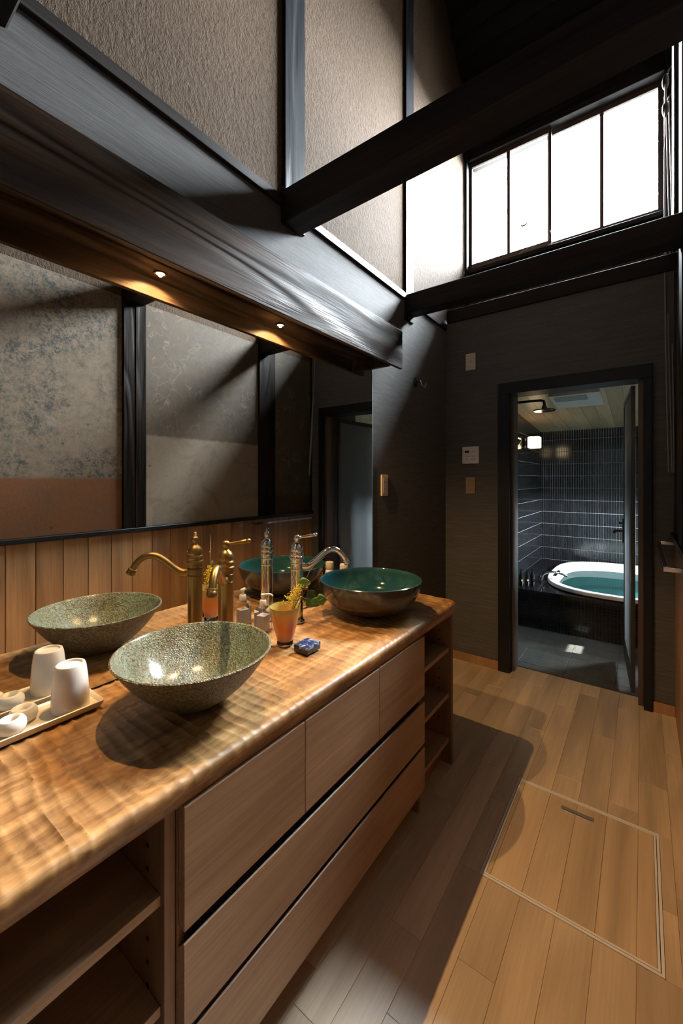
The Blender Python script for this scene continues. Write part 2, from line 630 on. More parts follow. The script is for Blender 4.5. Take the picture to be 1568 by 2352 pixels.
M['clear'] = thin('clear_glass', (.93, .95, .95), 1.45)
M['acrylic'] = thin('clear_acrylic', (.90, .88, .86), 1.5)
t = Mt('tub_water', 0)
tp = t.n('ShaderNodeBsdfTransparent')
tp.inputs[0].default_value = (.46, .95, 1.0, 1)
gl = t.n('ShaderNodeBsdfGlossy')
gl.inputs['Roughness'].default_value = .03
fr = t.n('ShaderNodeFresnel')
fr.inputs[0].default_value = 1.33
mx = t.n('ShaderNodeMixShader')
t.l(fr.outputs[0], mx.inputs[0])
t.l(tp.outputs[0], mx.inputs[1])
t.l(gl.outputs[0], mx.inputs[2])
t.l(mx.outputs[0], t.nt.nodes['Material Output'].inputs[0])
M['water'] = t.m
# amber vase: cloudy toward the middle
t = Mt('amber_glass', .1, (.85, .36, .07))
t.b.inputs['Transmission Weight'].default_value = .35
t.b.inputs['Subsurface Weight'].default_value = .3
t.b.inputs['Subsurface Radius'].default_value = (.05, .02, .008)
t.b.inputs['Coat Weight'].default_value = .5
sp = t.n('ShaderNodeSeparateXYZ')
t.l(t.coord((1, 1, 1), False), sp.inputs[0])
k = t.math('MULTIPLY', sp.outputs[2], 7.5)
t.color(t.ramp(k, [(.05, (.80, .42, .28)), (.45, (.86, .34, .08)), (.80, (.80, .46, .12)), (.95, (.50, .50, .16))]))
M['amber'] = t.m


def emit(name, col, strength):
    t = Mt(name)
    e = t.n('ShaderNodeEmission')
    e.inputs[0].default_value = (*col, 1)
    e.inputs[1].default_value = strength
    t.l(e.outputs[0], t.nt.nodes['Material Output'].inputs[0])
    return t.m


M['led'] = emit('warm_led', (1, .72, .38), 30)
M['lamp_glass'] = emit('lit_opal_glass', (1, .74, .42), 6)

# porcelain-blue lidded box top
t = Mt('indigo_pattern', .25)
v = t.coord((1, 1, 1), False)
a = t.noise(v, 34, 4, .6, 1.5)
t.color(t.ramp(a, [(.40, (.012, .020, .06)), (.52, (.03, .05, .13)), (.60, (.30, .34, .40)), (.68, (.05, .07, .15))]))
M['indigo'] = t.m
t = Mt('indigo_side_pattern', .4)
v = t.coord((1, 1, 1), False)
a = t.noise(v, 120, 3, .6)
t.color(t.ramp(a, [(.42, (.014, .014, .02)), (.6, (.06, .055, .06))]))
M['indigo_side'] = t.m

# ------------------------------------------------------------------ setting
XL, XR = -1.18, .147          # left and right wall faces
YE = 2.905                    # end wall face
YW = 3.36                     # face of the high window wall
YB = -1.7                     # wall behind the camera

# floor with single planks
floor = struct('floor')
B().box(-1.3, .4, YB - .1, YE + .14, -.08, -.017).obj('subfloor', M['black'], floor)
HX0, HX1, HY0, HY1 = -.437, .050, 1.362, 1.905
W = .0985
lines = [-.111 + k * W for k in range(-11, 4)]
rects = []
rr = random.Random(3)
for x0, x1 in zip(lines, lines[1:]):
    y = -.3 - rr.random() * .8
    segs = []
    while y < YE + .13:
        ln = rr.choice((.61, .72, .85, .91))
        segs.append((y, min(y + ln, YE + .13)))
        y += ln
    x0c, x1c = max(x0, XL), min(x1, XR + .02)
    if x1c - x0c < .01:
        continue
    for a, b in segs:
        if x1c < -.75:
            a = max(a, 1.80)
        if b - a < .02 or b < .25:
            continue
        if x1c <= HX0 or x0c >= HX1 or b <= HY0 or a >= HY1:
            rects.append((x0c, x1c, a, b))
            continue
        if a < HY0: rects.append((x0c, x1c, a, HY0))
        if b > HY1: rects.append((x0c, x1c, HY1, b))
        m0, m1 = max(a, HY0), min(b, HY1)
        if x0c < HX0: rects.append((x0c, HX0, m0, m1))
        if x1c > HX1: rects.append((HX1, x1c, m0, m1))
for x0, x1, a, b in rects:
    if b - a < .03: continue
    B().box(x0 + .0003, x1 - .0003, a + .0003, b - .0003, -.016, 0, .0007).obj('plank', M['birch'], floor)

# left wall
wl = struct('wall_left')
B().box(XL - .12, XL, YB, YW + .3, -.05, 2.42).obj('wallpaper', M['paper'], wl)
for a, b in ((YB, .12), (.23, 1.195), (1.318, 2.249), (2.354, YW + .3)):
    B().box(XL - .12, XL - .004, a, b, 2.42, 5.6).obj('plaster_panel', M['plaster'], wl)
for i, (a, b, z) in enumerate(((.115, .235, 2.34), (1.195, 1.318, 2.36), (2.249, 2.354, 2.30))):
    B().box(XL - .05, XL + .012, a, b, z, 5.6, .003).obj('post', M['dark_z'], wl)
for a, b in ((YB, .115), (.235, 1.195), (1.318, 2.249), (2.354, 2.89)):
    B().box(XL - .02, XL + .016, a, b, 2.420, 2.458, .002).obj('trim_rail', M['dark_y'], wl)

# right wall: old house wall kept as found
wr = struct('wall_right')
B().box(XR + .02, XR + .14, YB, YW + .3, -.05, 5.6).obj('wall_core', M['paper'], wr)
for a, b, m in ((YB, .1, 'old_b'), (.235, 1.178, 'old_a'), (1.318, 2.250, 'old_b'), (2.428, 2.893, 'old_c')):
    B().box(XR + .004, XR + .022, a, b, 1.018, 2.41, .002).obj('old_plaster_panel', M[m], wr)
for a, b, m in ((YB, .1, 0), (.235, 1.178, 0), (1.318, 2.250, 0), (2.428, 3.36, 0)):
    B().box(XR + .008, XR + .022, a, b, 2.41, 5.6).obj('plaster_panel', M['plaster'], wr)
for a, b in ((.1, .235), (2.250, 2.428)):
    B().box(XR - .012, XR + .03, a, b, 1.018, 5.6, .003).obj('post', M['old_post'], wr)
q = B().box(XR - .012, XR + .03, 1.178, 1.246, 1.018, 5.6, .004)
q.box(XR - .014, XR + .03, 1.249, 1.318, 1.018, 5.6, .004)
q.obj('post', M['old_post'], wr)
B().box(XR - .006, XR + .03, 2.893, 2.905, 1.0, 2.46).obj('corner_strip', M['dark_rail'], wr)
B().box(XR - .022, XR + .03, YB, 2.985, .992, 1.018, .003).obj('dado_rail', M['dark_rail'], wr)
y = .622 - .1232 * 19
while y < 2.9:
    B().box(XR, XR + .02, y + .0012, y + .1232 - .0012, 0, .992, .0025).obj('pine_board', M['pine'], wr)
    y += .1232
B().box(XR + .012, XR + .03, YB, 2.95, 0, .992).obj('board_backing', M['black'], wr)

# end wall with the bathroom doorway
we = struct('wall_end')
Y1 = YE + .13
B().box(XL, -.775, YE, Y1, -.05, 2.47).obj('wallpaper', M['paper'], we)
B().box(.03, XR + .02, YE, Y1, -.05, 2.47).obj('wallpaper', M['paper'], we)
B().box(-.775, .03, YE, Y1, 1.945, 2.47).obj('wallpaper', M['paper'], we)
B().box(XL + .016, XR + .02, YE - .018, YE + .05, 2.47, 2.562, .003).obj('cap_beam', M['dark_x'], we)
B().box(XL, XR + .02, YE + .03, YW + .05, 2.50, 2.545).obj('ledge_board', M['dark_x'], we)
for a, b, nm in ((XL, -.797, 1), (.048, XR, 2)):
    o = tag(B().box(a, b, YE - .010, YE, 0, .058, .002).obj('baseboard_end', M['pine']), kind='structure')
tag(B().box(XL, XL + .010, 1.86, YE - .010, 0, .058, .002).obj('baseboard_left', M['pine']), kind='structure')

# high window wall
ww = struct('wall_window')
B().box(XL - .1, XR + .1, YW + .02, YW + .16, 2.5, 3.02).obj('plaster_panel', M['plaster'], ww)
B().box(XL - .1, XR + .1, YW - .01, YW + .16, 3.985, 4.9).obj('lintel', M['dark_x'], ww)
B().box(XL, XL + .02, YW - .06, YW + .16, 2.545, 4.4, .002).obj('post', M['dark_z'], ww)
B().box(XR - .03, XR + .02, YW - .05, YW + .16, 2.545, 4.4, .002).obj('post', M['dark_z'], ww)

win = struct('window_1')
gy0 = YW + .01
fr_ = B()
fr_.box(XL + .02, XR - .03, gy0 - .05, gy0 + .12, 3.010, 3.042, .003)
fr_.box(XL + .02, XR - .03, gy0 - .04, gy0 + .12, 3.945, 3.99, .003)
fr_.obj('window_frame', M['dark_x'], win)
M['sash'] = wood('red_brown_sash', (.05, .028, .022), (.11, .065, .05), 'X', 8, .5, .1, .1, .2)


def sash(x0, x1, yy, st=.022):
    B().box(x0, x0 + st, yy, yy + .028, 3.045, 3.945, .002).obj('sash_stile', M['sash'], win)
    B().box(x1 - st, x1, yy, yy + .028, 3.045, 3.945, .002).obj('sash_stile', M['sash'], win)
    B().box(x0 + st, x1 - st, yy, yy + .028, 3.045, 3.105, .002).obj('sash_rail', M['sash'], win)
    B().box(x0 + st, x1 - st, yy, yy + .028, 3.910, 3.945, .002).obj('sash_rail', M['sash'], win)
    xm = (x0 + x1) / 2
    B().box(xm - .012, xm + .012, yy + .004, yy + .024, 3.105, 3.910, .002).obj('muntin', M['sash'], win)
    for a, b in ((x0 + st, xm - .012), (xm + .012, x1 - st)):
        B().box(a, b, yy + .012, yy + .016, 3.105, 3.910).obj('pane', M['pane'], win)


sash(XL + .02, -.545, gy0 + .0, .020)
sash(-.580, XR - .03, gy0 + .040, .034)
# small brass crescent in front of the window pane
B().tube([(-.735 + .03 * math.cos(k), gy0 - .012, 3.30 + .03 * math.sin(k)) for k in [PI * 1.15 + PI * .8 * i / 8 for i in range(9)]],
         [.001, .004, .006, .007, .007, .007, .006, .004, .001], 8).obj('brass_crescent', M['brass'], win, True)

# beams
tb = tag(B().box(XL - .02, XR + .03, 1.183, 1.297, 2.352, 2.488, .005).obj('ceiling_beam', M['dark_x']), kind='structure')
# the beam is roughly hewn: let it taper a little and cut a notch near the right wall
for v in tb.data.vertices:
    wx = v.co.x + tb.location.x
    if v.co.z < .07:
        v.co.z += .03 * max(0, (wx + 1.18)) / 1.33
tag(B().box(XL - .02, XR + .03, 2.25, 2.346, 2.335, 2.452, .005).obj('ceiling_beam', M['dark_x']), kind='structure')
tag(B().box(XL - .02, XR + .03, .17, .298, 2.35, 2.49, .005).obj('ceiling_beam', M['dark_x']), kind='structure')

# roof: steep boarded slope over the window end, level boards further back
cl = struct('ceiling')
def slopez(y): return 7.775 - y
for i in range(14):
    y0 = 2.3 + i * .085
    y1 = y0 + .082
    B().poly([(XL - .1, y0, slopez(y0)), (XL - .1, y1, slopez(y1)), (XL - .1, y1 + .02, slopez(y1) + .02), (XL - .1, y0 + .02, slopez(y0) + .02)], (XR - XL + .2, 0, 0)).obj('roof_board', M['roof'], cl)
B().poly([(XL - .15, 2.25, slopez(2.25) + .03), (XL - .15, 3.5, slopez(3.5) + .03), (XL - .15, 3.5, slopez(3.5) + .09), (XL - .15, 2.25, slopez(2.25) + .09)], (XR - XL + .3, 0, 0)).obj('roof_deck', M['roof'], cl)
B().box(XL - .15, XR + .15, YB - .1, 2.34, 5.46, 5.6).obj('roof_deck', M['roof'], cl)
wf = tag(B().box(XL - .15, XR + .15, YB - .1, YB, -.05, 5.6).obj('wall_front', M['paper']), kind='structure')

# ------------------------------------------------------------------ valance with downlights
XV0, XV1 = -1.060, -1.042
va = thing('light_valance', 'long dark-stained timber valance running above the wall mirror, with warm lights inside', 'valance', (-1.11, .85, 1.909))
B().box(XV0, XV1, -.35, 1.965, 1.909, 2.1125, .0015).obj('valance_board', M['valance'], va)
B().box(XL, XV0, -.35, 1.866, 1.968, 1.985).obj('soffit', M['valance'], va)
B().box(XL, XV0, 1.846, 1.866, 1.905, 1.985).obj('closing_plate', M['valance'], va)
for i, (yy, lb) in enumerate(((1.235, 'small warm recessed downlight in the valance, nearer the chrome tap'), (.70, 'small warm recessed downlight in the valance, above the brass tap'))):
    d = thing('downlight', lb, 'downlight', (-1.115, yy, 1.962), 'downlights in the valance')
    B().lathe([(.021, .003), (.021, .006), (.015, .006), (.013, .004), (.019, .003)], (-1.115, yy, 1.962), 24, cap=False).obj('trim_ring', M['brass_dark'], d, True)
    B().lathe([(0, .0048), (.0128, .0048), (.0128, .006), (0, .006)], (-1.115, yy, 1.962), 24, cap=False).obj('lens', M['led'], d, True)
    ld = bpy.data.lights.new('downlight_bulb', 'SPOT')
    ld.energy = 50
    ld.color = (1, .61, .26)
    ld.spot_size = math.radians(152)
    ld.spot_blend = .55
    ld.shadow_soft_size = .006
    lo = bpy.data.objects.new('downlight_bulb', ld)
    COL.objects.link(lo)
    lo.parent = d
    lo.location = (0, 0, .001)

# mirror
mi = thing('wall_mirror', 'large frameless wall mirror above the worktop, reflecting the old plaster wall', 'mirror', (XL + .003, .85, .757))
B().box(XL + .0005, XL + .005, -.35, 1.870, .757, 1.966).obj('mirror_glass', M['mirror'], mi)
B().box(XL + .0005, XL + .0052, 1.8702, 1.8735, .757, 1.93).obj('glass_edge', M['mirror_edge'], mi)

# ------------------------------------------------------------------ vanity
YC0, YC1 = -.30, 1.835
XF = -.682
ZT = .755
ct = thing('countertop', 'thick reddish wooden worktop with rippled adzed surface under the two basins', 'worktop', ((XL + XF) / 2, .75, .70))
prof = []     # (dx from front nose, z) for the front edge
for k in range(9):
    a = PI / 2 * k / 8
    prof.append((-.028 + .028 * math.sin(a), ZT - .020 + .020 * math.cos(a)))
prof += [(-.001, .727), (-.006, .719), (-.010, .714), (-.010, .702), (-.012, .700)]
NX, NY = 34, 640
cb = B()
rc = .035


def front_x(y):
    e = y - (YC1 - rc)
    return XF - (rc - math.sqrt(max(0, rc * rc - e * e))) if e > 0 else XF


def ripple(x, y):
    w = noise.noise((x * 5, y * 2.2, 1.3)) * .022 + noise.noise((x * 14, y * 9, 5.1)) * .006
    p = (y + w + .04 * (x + .9)) / .029
    fr = abs(math.sin(PI * p))
    amp = .0040 * (.45 + .8 * abs(noise.noise((x * 6 + 3, math.floor(p) * 7.7, 2.2))) * 2)
    u = (x + .03 * noise.noise((x * 3, y * 14, 9))) / .075
    return amp * (1 - fr) ** 1.4 - .0052 + .0007 * math.cos(2 * PI * u)


def cf(i, j):
    y = YC0 + (YC1 - YC0) * i / (NY - 1)
    fx = front_x(y)
    if j < NX:
        x = XL + .001 + (fx - .028 - XL - .001) * j / (NX - 1)
        z = ZT + ripple(x, y)
    else:
        dx, z = prof[j - NX]
        x = fx + dx
        if j - NX < 9:
            k = (j - NX) / 8
            r = ripple(fx - .028, y)
            z += r * (1 - k) ** 2
            x += r * .35 * k
    return (x, y, z)


vv = cb.grid(cf, NY, NX + len(prof))
# close the ends and the underside
for row in (vv[0], vv[-1]):
    cb.bm.faces.new([cb.bm.verts.new(v.co) for v in row] + [cb.bm.verts.new((XL + .001, row[0].co.y, .700))])
cb.bm.faces.new([cb.bm.verts.new(c) for c in ((XL + .001, YC0, .700), (XF - .012, YC0, .700), (XF - .012, YC1 - rc, .700), (XF - .04, YC1, .700), (XL + .001, YC1, .700))])
cb.obj('worktop_slab', M['counter'], ct, True)

XC = -.706    # carcass front
XD = -.686    # door fronts


def shelf_unit(y0, y1, shelves, label, panel_end):
    u = thing('open_shelf_unit', label, 'shelf unit', ((XL + XC) / 2, (y0 + y1) / 2, 0))
    B().box(XL + .02, XC, y0, y0 + .020, .0, .699, .001).obj('side_panel', M['oak_up'], u)
    B().box(XL + .02, XC, y1 - .022, y1, .0, .699, .001).obj('side_panel', M['oak_up'], u)
    B().box(XL + .004, XL + .02, y0, y1, .0, .699).obj('rear_panel', M['oak_in'], u)
    for z in shelves:
        B().box(XL + .02, XC - .012, y0 + .0205, y1 - .0225, z - .020, z, .0008).obj('shelf', M['oak_face'], u)
    # shelf-pin holes
    for yy, dr in ((y0 + .0202, 1), (y1 - .0222, -1)):
        hb = B()
        for z in [.2 + .045 * k for k in range(10)]:
            hb.box(XC - .062, XC - .055, yy - .0015, yy + .0015, z, z + .006)
        tag(hb.obj('pin_holes', M['black'], u), kind='stuff')
    B().box(XL + .02, XC - .05, y0 + .02, y1 - .022, .0, .06).obj('plinth', M['oak_in'], u)
    return u


shelf_unit(-.28, .430, (.540, .335, .115), 'open wooden shelf unit beneath the tray and cup end of the worktop', 0)
shelf_unit(1.462, 1.826, (.538, .328, .122), 'open wooden shelf unit beneath the teal basin, nearest the doorway', 1)
tag(B().lathe([(0, .0), (.04, .0), (.062, .03), (.066, .07), (.05, .105), (.042, .112), (.036, .108), (.045, .07), (.0, .02)], (-.83, 1.565, .538), 32, cap=False).obj('pot', M['pot'], None, True),
    'dark green round pot on the top shelf of the open unit by the doorway', 'pot')

vu = thing('vanity_cabinet', 'long wooden vanity cabinet with three plain doors over two wide drawers', 'cabinet', ((XL + XC) / 2, .945, 0))
q = B()
q.box(XL + .004, XC, .432, .450, .09, .699)
q.box(XL + .004, XC, 1.443, 1.461, .09, .699)
q.box(XL + .004, XL + .02, .450, 1.443, .09, .699)
q.box(XL + .02, XC - .05, .450, 1.443, .09, .105)
q.box(XC - .06, XC - .03, .450, 1.443, .262, .279)
q.box(XC - .06, XC - .03, .450, 1.443, .44, .464)
q.obj('carcass', M['oak_in'], vu)
B().box(XC - .06, XC - .045, .432, 1.461, 0, .09).obj('kick_plate', M['oak_in'], vu)
B().box(XC - .045, XC - .043, .45, 1.443, .105, .69).obj('liner', M['oak_in'], vu)
for a, b in ((.436, .7745), (.7765, 1.137), (1.139, 1.477)):
    B().box(XC + .0005, XD, a, b, .465, .698, .0012).obj('door', M['oak_face'], vu)
for a, b in ((.280, .441), (.098, .262)):
    dw = B()
    # drawer front with a bevelled finger grip along its top edge
    dw.poly([(XC + .0005, .436, a), (XD, .436, a), (XD, .436, b), (XD - .004, .436, b + .001), (XC + .0005, .436, b - .016)], (0, 1.041, 0))
    dw.obj('drawer', M['oak_face'], vu)

# ------------------------------------------------------------------ floor hatch
fh = thing('floor_hatch', 'square aluminium-framed access hatch set in the plank floor', 'hatch', ((HX0 + HX1) / 2, (HY0 + HY1) / 2, 0))


def ring(x0, x1, y0, y1, w, z0, z1, name, mat, par):
    q = B()
    for pts in ([(x0, y0), (x1, y0), (x1 - w, y0 + w), (x0 + w, y0 + w)], [(x1, y0), (x1, y1), (x1 - w, y1 - w), (x1 - w, y0 + w)],
                [(x1, y1), (x0, y1), (x0 + w, y1 - w), (x1 - w, y1 - w)], [(x0, y1), (x0, y0), (x0 + w, y0 + w), (x0 + w, y1 - w)]):
        q.poly([(p[0], p[1], z0) for p in pts], (0, 0, z1 - z0))
    return q.obj(name, mat, par)


ring(HX0 + .001, HX1 - .001, HY0 + .001, HY1 - .001, .0075, -.014, .0012, 'outer_frame', M['alu'], fh)
ring(HX0 + .0105, HX1 - .0105, HY0 + .0105, HY1 - .0105, .006, -.014, .0012, 'lid_frame', M['alu'], fh)
xs = [HX0 + .017] + [x for x in lines if HX0 + .03 < x < HX1 - .03] + [HX1 - .017]
for a, b in zip(xs, xs[1:]):
    B().box(a + .0004, b - .0004, HY0 + .0172, HY1 - .0172, -.014, 0, .0008).obj('plank', M['hatch_birch'], fh)
M['handle'] = plain('worn_steel_plate', (.40, .37, .35), .38, .7)
hh = B().box(-.262, -.150, 1.820, 1.844, -.004, .0022, .001).obj('handle_plate', M['handle'], fh)
B().box(-.256, -.156, 1.822, 1.8245, .0018, .0025).obj('grip_slot', M['black'], hh)

# ------------------------------------------------------------------ basins
def basin(name, label, cx, cy, outer, inner, mo, mi_):
    b = thing(name, label, 'basin', (cx, cy, ZT))
    B().lathe(outer, (cx, cy, ZT + .0006), 96, cap=False).obj('bowl_outside', mo, b, True)
    B().lathe(inner, (cx, cy, ZT + .0006), 96, cap=False).obj('bowl_inside', mi_, b, True)
    zi = inner[-1][1]
    B().lathe([(0, zi - .001), (.021, zi - .001), (.023, zi + .002), (.019, zi + .0035), (0, zi + .0025)], (cx, cy, ZT), 32, cap=False).obj('drain', M['steel_dark'], b, True)
    return b


R1, H1 = .190, .131
out1 = [(0, 0.001), (.062, 0.001), (.068, .004), (.082, .014), (.105, .030), (.128, .050), (.150, .074), (.168, .098), (.181, .118), (R1 - .001, H1 - .004), (R1, H1), (R1 - .003, H1 + .002), (R1 - .006, H1 + .001)]
in1 = [(R1 - .006, H1 + .001), (R1 - .010, H1 - .003), (.172, .112), (.156, .088), (.136, .063), (.112, .041), (.085, .026), (.055, .017), (.025, .013), (0, .012)]
basin('washbasin', 'speckled stone-glazed flaring bowl basin in front of the brass tap', -.907, .606, out1, in1, M['glaze_out'], M['glaze_in'])
R2, H2 = .213, .141
out2 = [(0, .001), (.085, .001), (.09, .006), (.1, .010), (.128, .020), (.158, .037), (.182, .060), (.199, .086), (.208, .112), (.212, .132), (R2, H2), (R2 - .003, H2 + .002), (R2 - .007, H2 + .0015)]
in2 = [(R2 - .007, H2 + .0015), (R2 - .010, H2 - .002), (.202, .122), (.194, .096), (.178, .068), (.153, .045), (.12, .029), (.08, .020), (.03, .017), (0, .016)]
basin('washbasin', 'glossy teal-lined dark bowl basin at the doorway end of the worktop', -.918, 1.447, out2, in2, M['bronze_glaze'], M['teal'])


# ------------------------------------------------------------------ taps
def tap(cx, cy, sdir, ldir, zs, mat, ringmat, label, reach, tipdrop):
    z0 = ZT + .0006
    tp = thing('basin_tap', label, 'tap', (cx, cy, z0))
    H = zs - z0           # height of spout joint
    B().lathe([(0, 0), (.031, 0), (.032, .004), (.028, .010), (.0255, .014), (.0245, .03), (.0243, H - .03), (.0243, H + .026), (0, H + .026)], (cx, cy, z0), 40).obj('body', mat, tp, True)
    cap = [(.0245, H + .026), (.0275, H + .028), (.0285, H + .033), (.0275, H + .038), (.0255, H + .040), (.0265, H + .044), (.0275, H + .049), (.0265, H + .054), (.0235, H + .058), (.0245, H + .062),
           (.0255, H + .068), (.0225, H + .080), (.016, H + .088), (.011, H + .092), (.0085, H + .096), (.008, H + .100), (.0105, H + .104), (.0125, H + .110), (.0115, H + .117), (.007, H + .122), (0, H + .123)]
    B().lathe(cap, (cx, cy, z0), 40).obj('collar', mat, tp, True)
    for zz in (H - .012, H + .012):
        B().lathe([(.0246, zz - .003), (.0262, zz - .001), (.0262, zz + .001), (.0246, zz + .003)], (cx, cy, z0), 40).obj('ring', ringmat, tp, True)
    s = Vector((sdir[0], sdir[1], 0)).normalized()
    o = Vector((cx, cy, zs))
    pts = [o + s * .018, o + s * .04 + Vector((0, 0, -.003)), o + s * (.30 * reach) + Vector((0, 0, .006)), o + s * (.48 * reach) + Vector((0, 0, .040)), o + s * (.64 * reach) + Vector((0, 0, .062)),
           o + s * (.80 * reach) + Vector((0, 0, .060)), o + s * (.93 * reach) + Vector((0, 0, .036)), o + s * reach + Vector((0, 0, tipdrop))]
    B().tube(pts, [.0135, .0125, .0118, .0115, .0115, .0112, .0110, .0105], 20, 2).obj('spout', mat, tp, True)
    tip, tdir = pts[-1], (pts[-1] - pts[-2]).normalized()
    B().lathe([(.011, -.012), (.0145, -.010), (.0150, -.006), (.0135, -.004), (.0150, .000), (.0155, .006), (.0140, .010), (.0115, .010), (.0100, .004), (0, .004)], tip, 24, tdir).obj('aerator', mat, tp, True)
    l = Vector((ldir[0], ldir[1], 0)).normalized()
    c = Vector((cx, cy, z0 + H + .110))
    u = (l + Vector((0, 0, .16))).normalized()
    B().tube([c + u * .004, c + u * .014, c + u * .022, c + u * .050, c + u * .066, c + u * .069], [.006, .0052, .0045, .0062, .0072, .0050], 14).ball(c + u * .076, .0078, 14).obj('lever', mat, tp, True)
    n = Vector((l.y, -l.x, 0))
    B().lathe([(0, 0), (.004, 0), (.004, .002), (0, .003)], Vector((cx, cy, z0 + H + .068)) + n * .0245, 14, n).obj('index_dot', M['berry'] if mat == M['brass'] else M['chrome'], tp, True)
    return tp


tap(-1.09, .842, (.134, -.150), (.83, .55), .990, M['brass'], M['brass_dark'], 'tall aged brass tap with curved spout behind the speckled basin', .205, .008)
tap(-1.091, 1.181, (.68, .73), (.70, .71), .972, M['chrome'], M['chrome'], 'tall polished chrome tap with curved spout beside the teal basin', .200, .012)

# ------------------------------------------------------------------ small things on the worktop
ty0, ty1, tx0, tx1 = .02, .460, -1.163, -1.062
tr = thing('tray', 'long narrow cream ceramic tray on the worktop holding an upturned cup', 'tray', ((tx0 + tx1) / 2, (ty0 + ty1) / 2, ZT))


def rrect(x0, x1, y0, y1, r, n=6):
    pts = []
    for cx, cy, a0 in ((x1 - r, y1 - r, 0), (x0 + r, y1 - r, PI / 2), (x0 + r, y0 + r, PI), (x1 - r, y0 + r, 1.5 * PI)):
        pts += [(cx + r * math.cos(a0 + PI / 2 * k / n), cy + r * math.sin(a0 + PI / 2 * k / n)) for k in range(n + 1)]
    return pts


def loft(sections, closed_top=True):
    q = B()
    rings = [[q.bm.verts.new((x, y, z)) for x, y in pts] for pts, z in sections]
    for a, b in zip(rings, rings[1:]):
        for i in range(len(a)):
            j = (i + 1) % len(a)
            q.bm.faces.new((a[i], a[j], b[j], b[i]))
    q.bm.faces.new(rings[0][::-1])
    if closed_top:
        q.bm.faces.new(rings[-1])
    return q


zt = ZT + .0005
loft([(rrect(tx0 + .006, tx1 - .006, ty0 + .006, ty1 - .006, .006), zt), (rrect(tx0 + .001, tx1 - .001, ty0 + .001, ty1 - .001, .008), zt + .010), (rrect(tx0, tx1, ty0, ty1, .008), zt + .015),
      (rrect(tx0 + .002, tx1 - .002, ty0 + .002, ty1 - .002, .007), zt + .0162), (rrect(tx0 + .005, tx1 - .005, ty0 + .005, ty1 - .005, .006), zt + .015),
      (rrect(tx0 + .010, tx1 - .010, ty0 + .010, ty1 - .010, .005), zt + .0085)]).obj('dish', M['tray'], tr, True)
zi = zt + .0088
cp = thing('cup', 'white porcelain cup standing upside down on the cream tray', 'cup', (-1.106, .400, zi))
B().lathe([(.0365, 0), (.0395, 0), (.0402, .002), (.039, .03), (.036, .07), (.0325, .098), (.0300, .104), (.0268, .1055), (.0245, .1045), (.0232, .1005), (0, .1000)], (-1.106, .4, zi), 56, cap=False).obj('cup_body', M['porcelain'], cp, True)
B().lathe([(.0365, 0), (.035, .03), (.032, .07), (.028, .092), (0, .094)], (-1.106, .4, zi), 40, cap=False).obj('cup_inside', M['porcelain'], cp, True)
rp = [(.0065, .006), (.0105, .001), (.0185, 0), (.0245, .004), (.0275, .013), (.0262, .023), (.0215, .0295), (.0155, .031), (.0105, .0285), (.0075, .022), (.0065, .014), (.0065, .006)]
ring0 = tag(B().lathe(rp, (-1.098, .284, zi), 40, cap=False).obj('toothbrush_stand', M['porcelain_matt'], None, True), 'round white ceramic toothbrush stand with a centre hole, closest to the tray front rim', 'toothbrush stand', 'ceramic rings on the tray')
for dx, dy, lb in ((-.032, .030, 'round white ceramic toothbrush stand closest to the cup, on the mirror side of the tray'), (-.024, -.044, 'round white ceramic toothbrush stand cut by the picture edge, furthest from the cup')):
    c = ring0.copy()
    COL.objects.link(c)
    c.location = ring0.location + Vector((dx, dy, 0))
    c['label'] = lb

# pump bottle
sx, sy = -1.118, 1.030
so = thing('soap_bottle', 'clear square soap pump bottle with white pump, between the brass and chrome taps', 'bottle', (sx, sy, ZT))


def rot_rect(cx, cy, w, d, r, ang, n=5):
    ca, sa = math.cos(ang), math.sin(ang)
    return [(cx + x * ca - y * sa, cy + x * sa + y * ca) for x, y in rrect(-w / 2, w / 2, -d / 2, d / 2, r, n)]


an = math.radians(12)
z0 = ZT + .0005
loft([(rot_rect(sx, sy, .046, .050, .004, an), z0), (rot_rect(sx, sy, .048, .052, .005, an), z0 + .003), (rot_rect(sx, sy, .048, .052, .005, an), z0 + .082), (rot_rect(sx, sy, .044, .048, .006, an), z0 + .088),
      (rot_rect(sx, sy, .022, .022, .0109, an), z0 + .092), (rot_rect(sx, sy, .02, .02, .0099, an), z0 + .098)]).obj('bottle_body', M['acrylic'], so, True)
loft([(rot_rect(sx, sy, .034, .038, .003, an), z0 + .006), (rot_rect(sx, sy, .034, .038, .003, an), z0 + .060)]).obj('liquid_soap', M['white_plastic'], so)
B().lathe([(.0125, .094), (.0130, .096), (.0130, .112), (.0110, .115), (.0045, .116), (.0045, .128), (.0085, .129), (.0088, .136), (0, .137)], (sx, sy, z0), 24).obj('pump', M['white_plastic'], so, True)
dv = Vector((.55, .83, 0)).normalized()
c = Vector((sx, sy, z0 + .132))
B().tube([c, c + dv * .018 + Vector((0, 0, .002)), c + dv * .030 + Vector((0, 0, -.001)), c + dv * .035 + Vector((0, 0, -.007))], [.0045, .004, .0036, .003], 12, 2).obj('nozzle', M['white_plastic'], so, True)

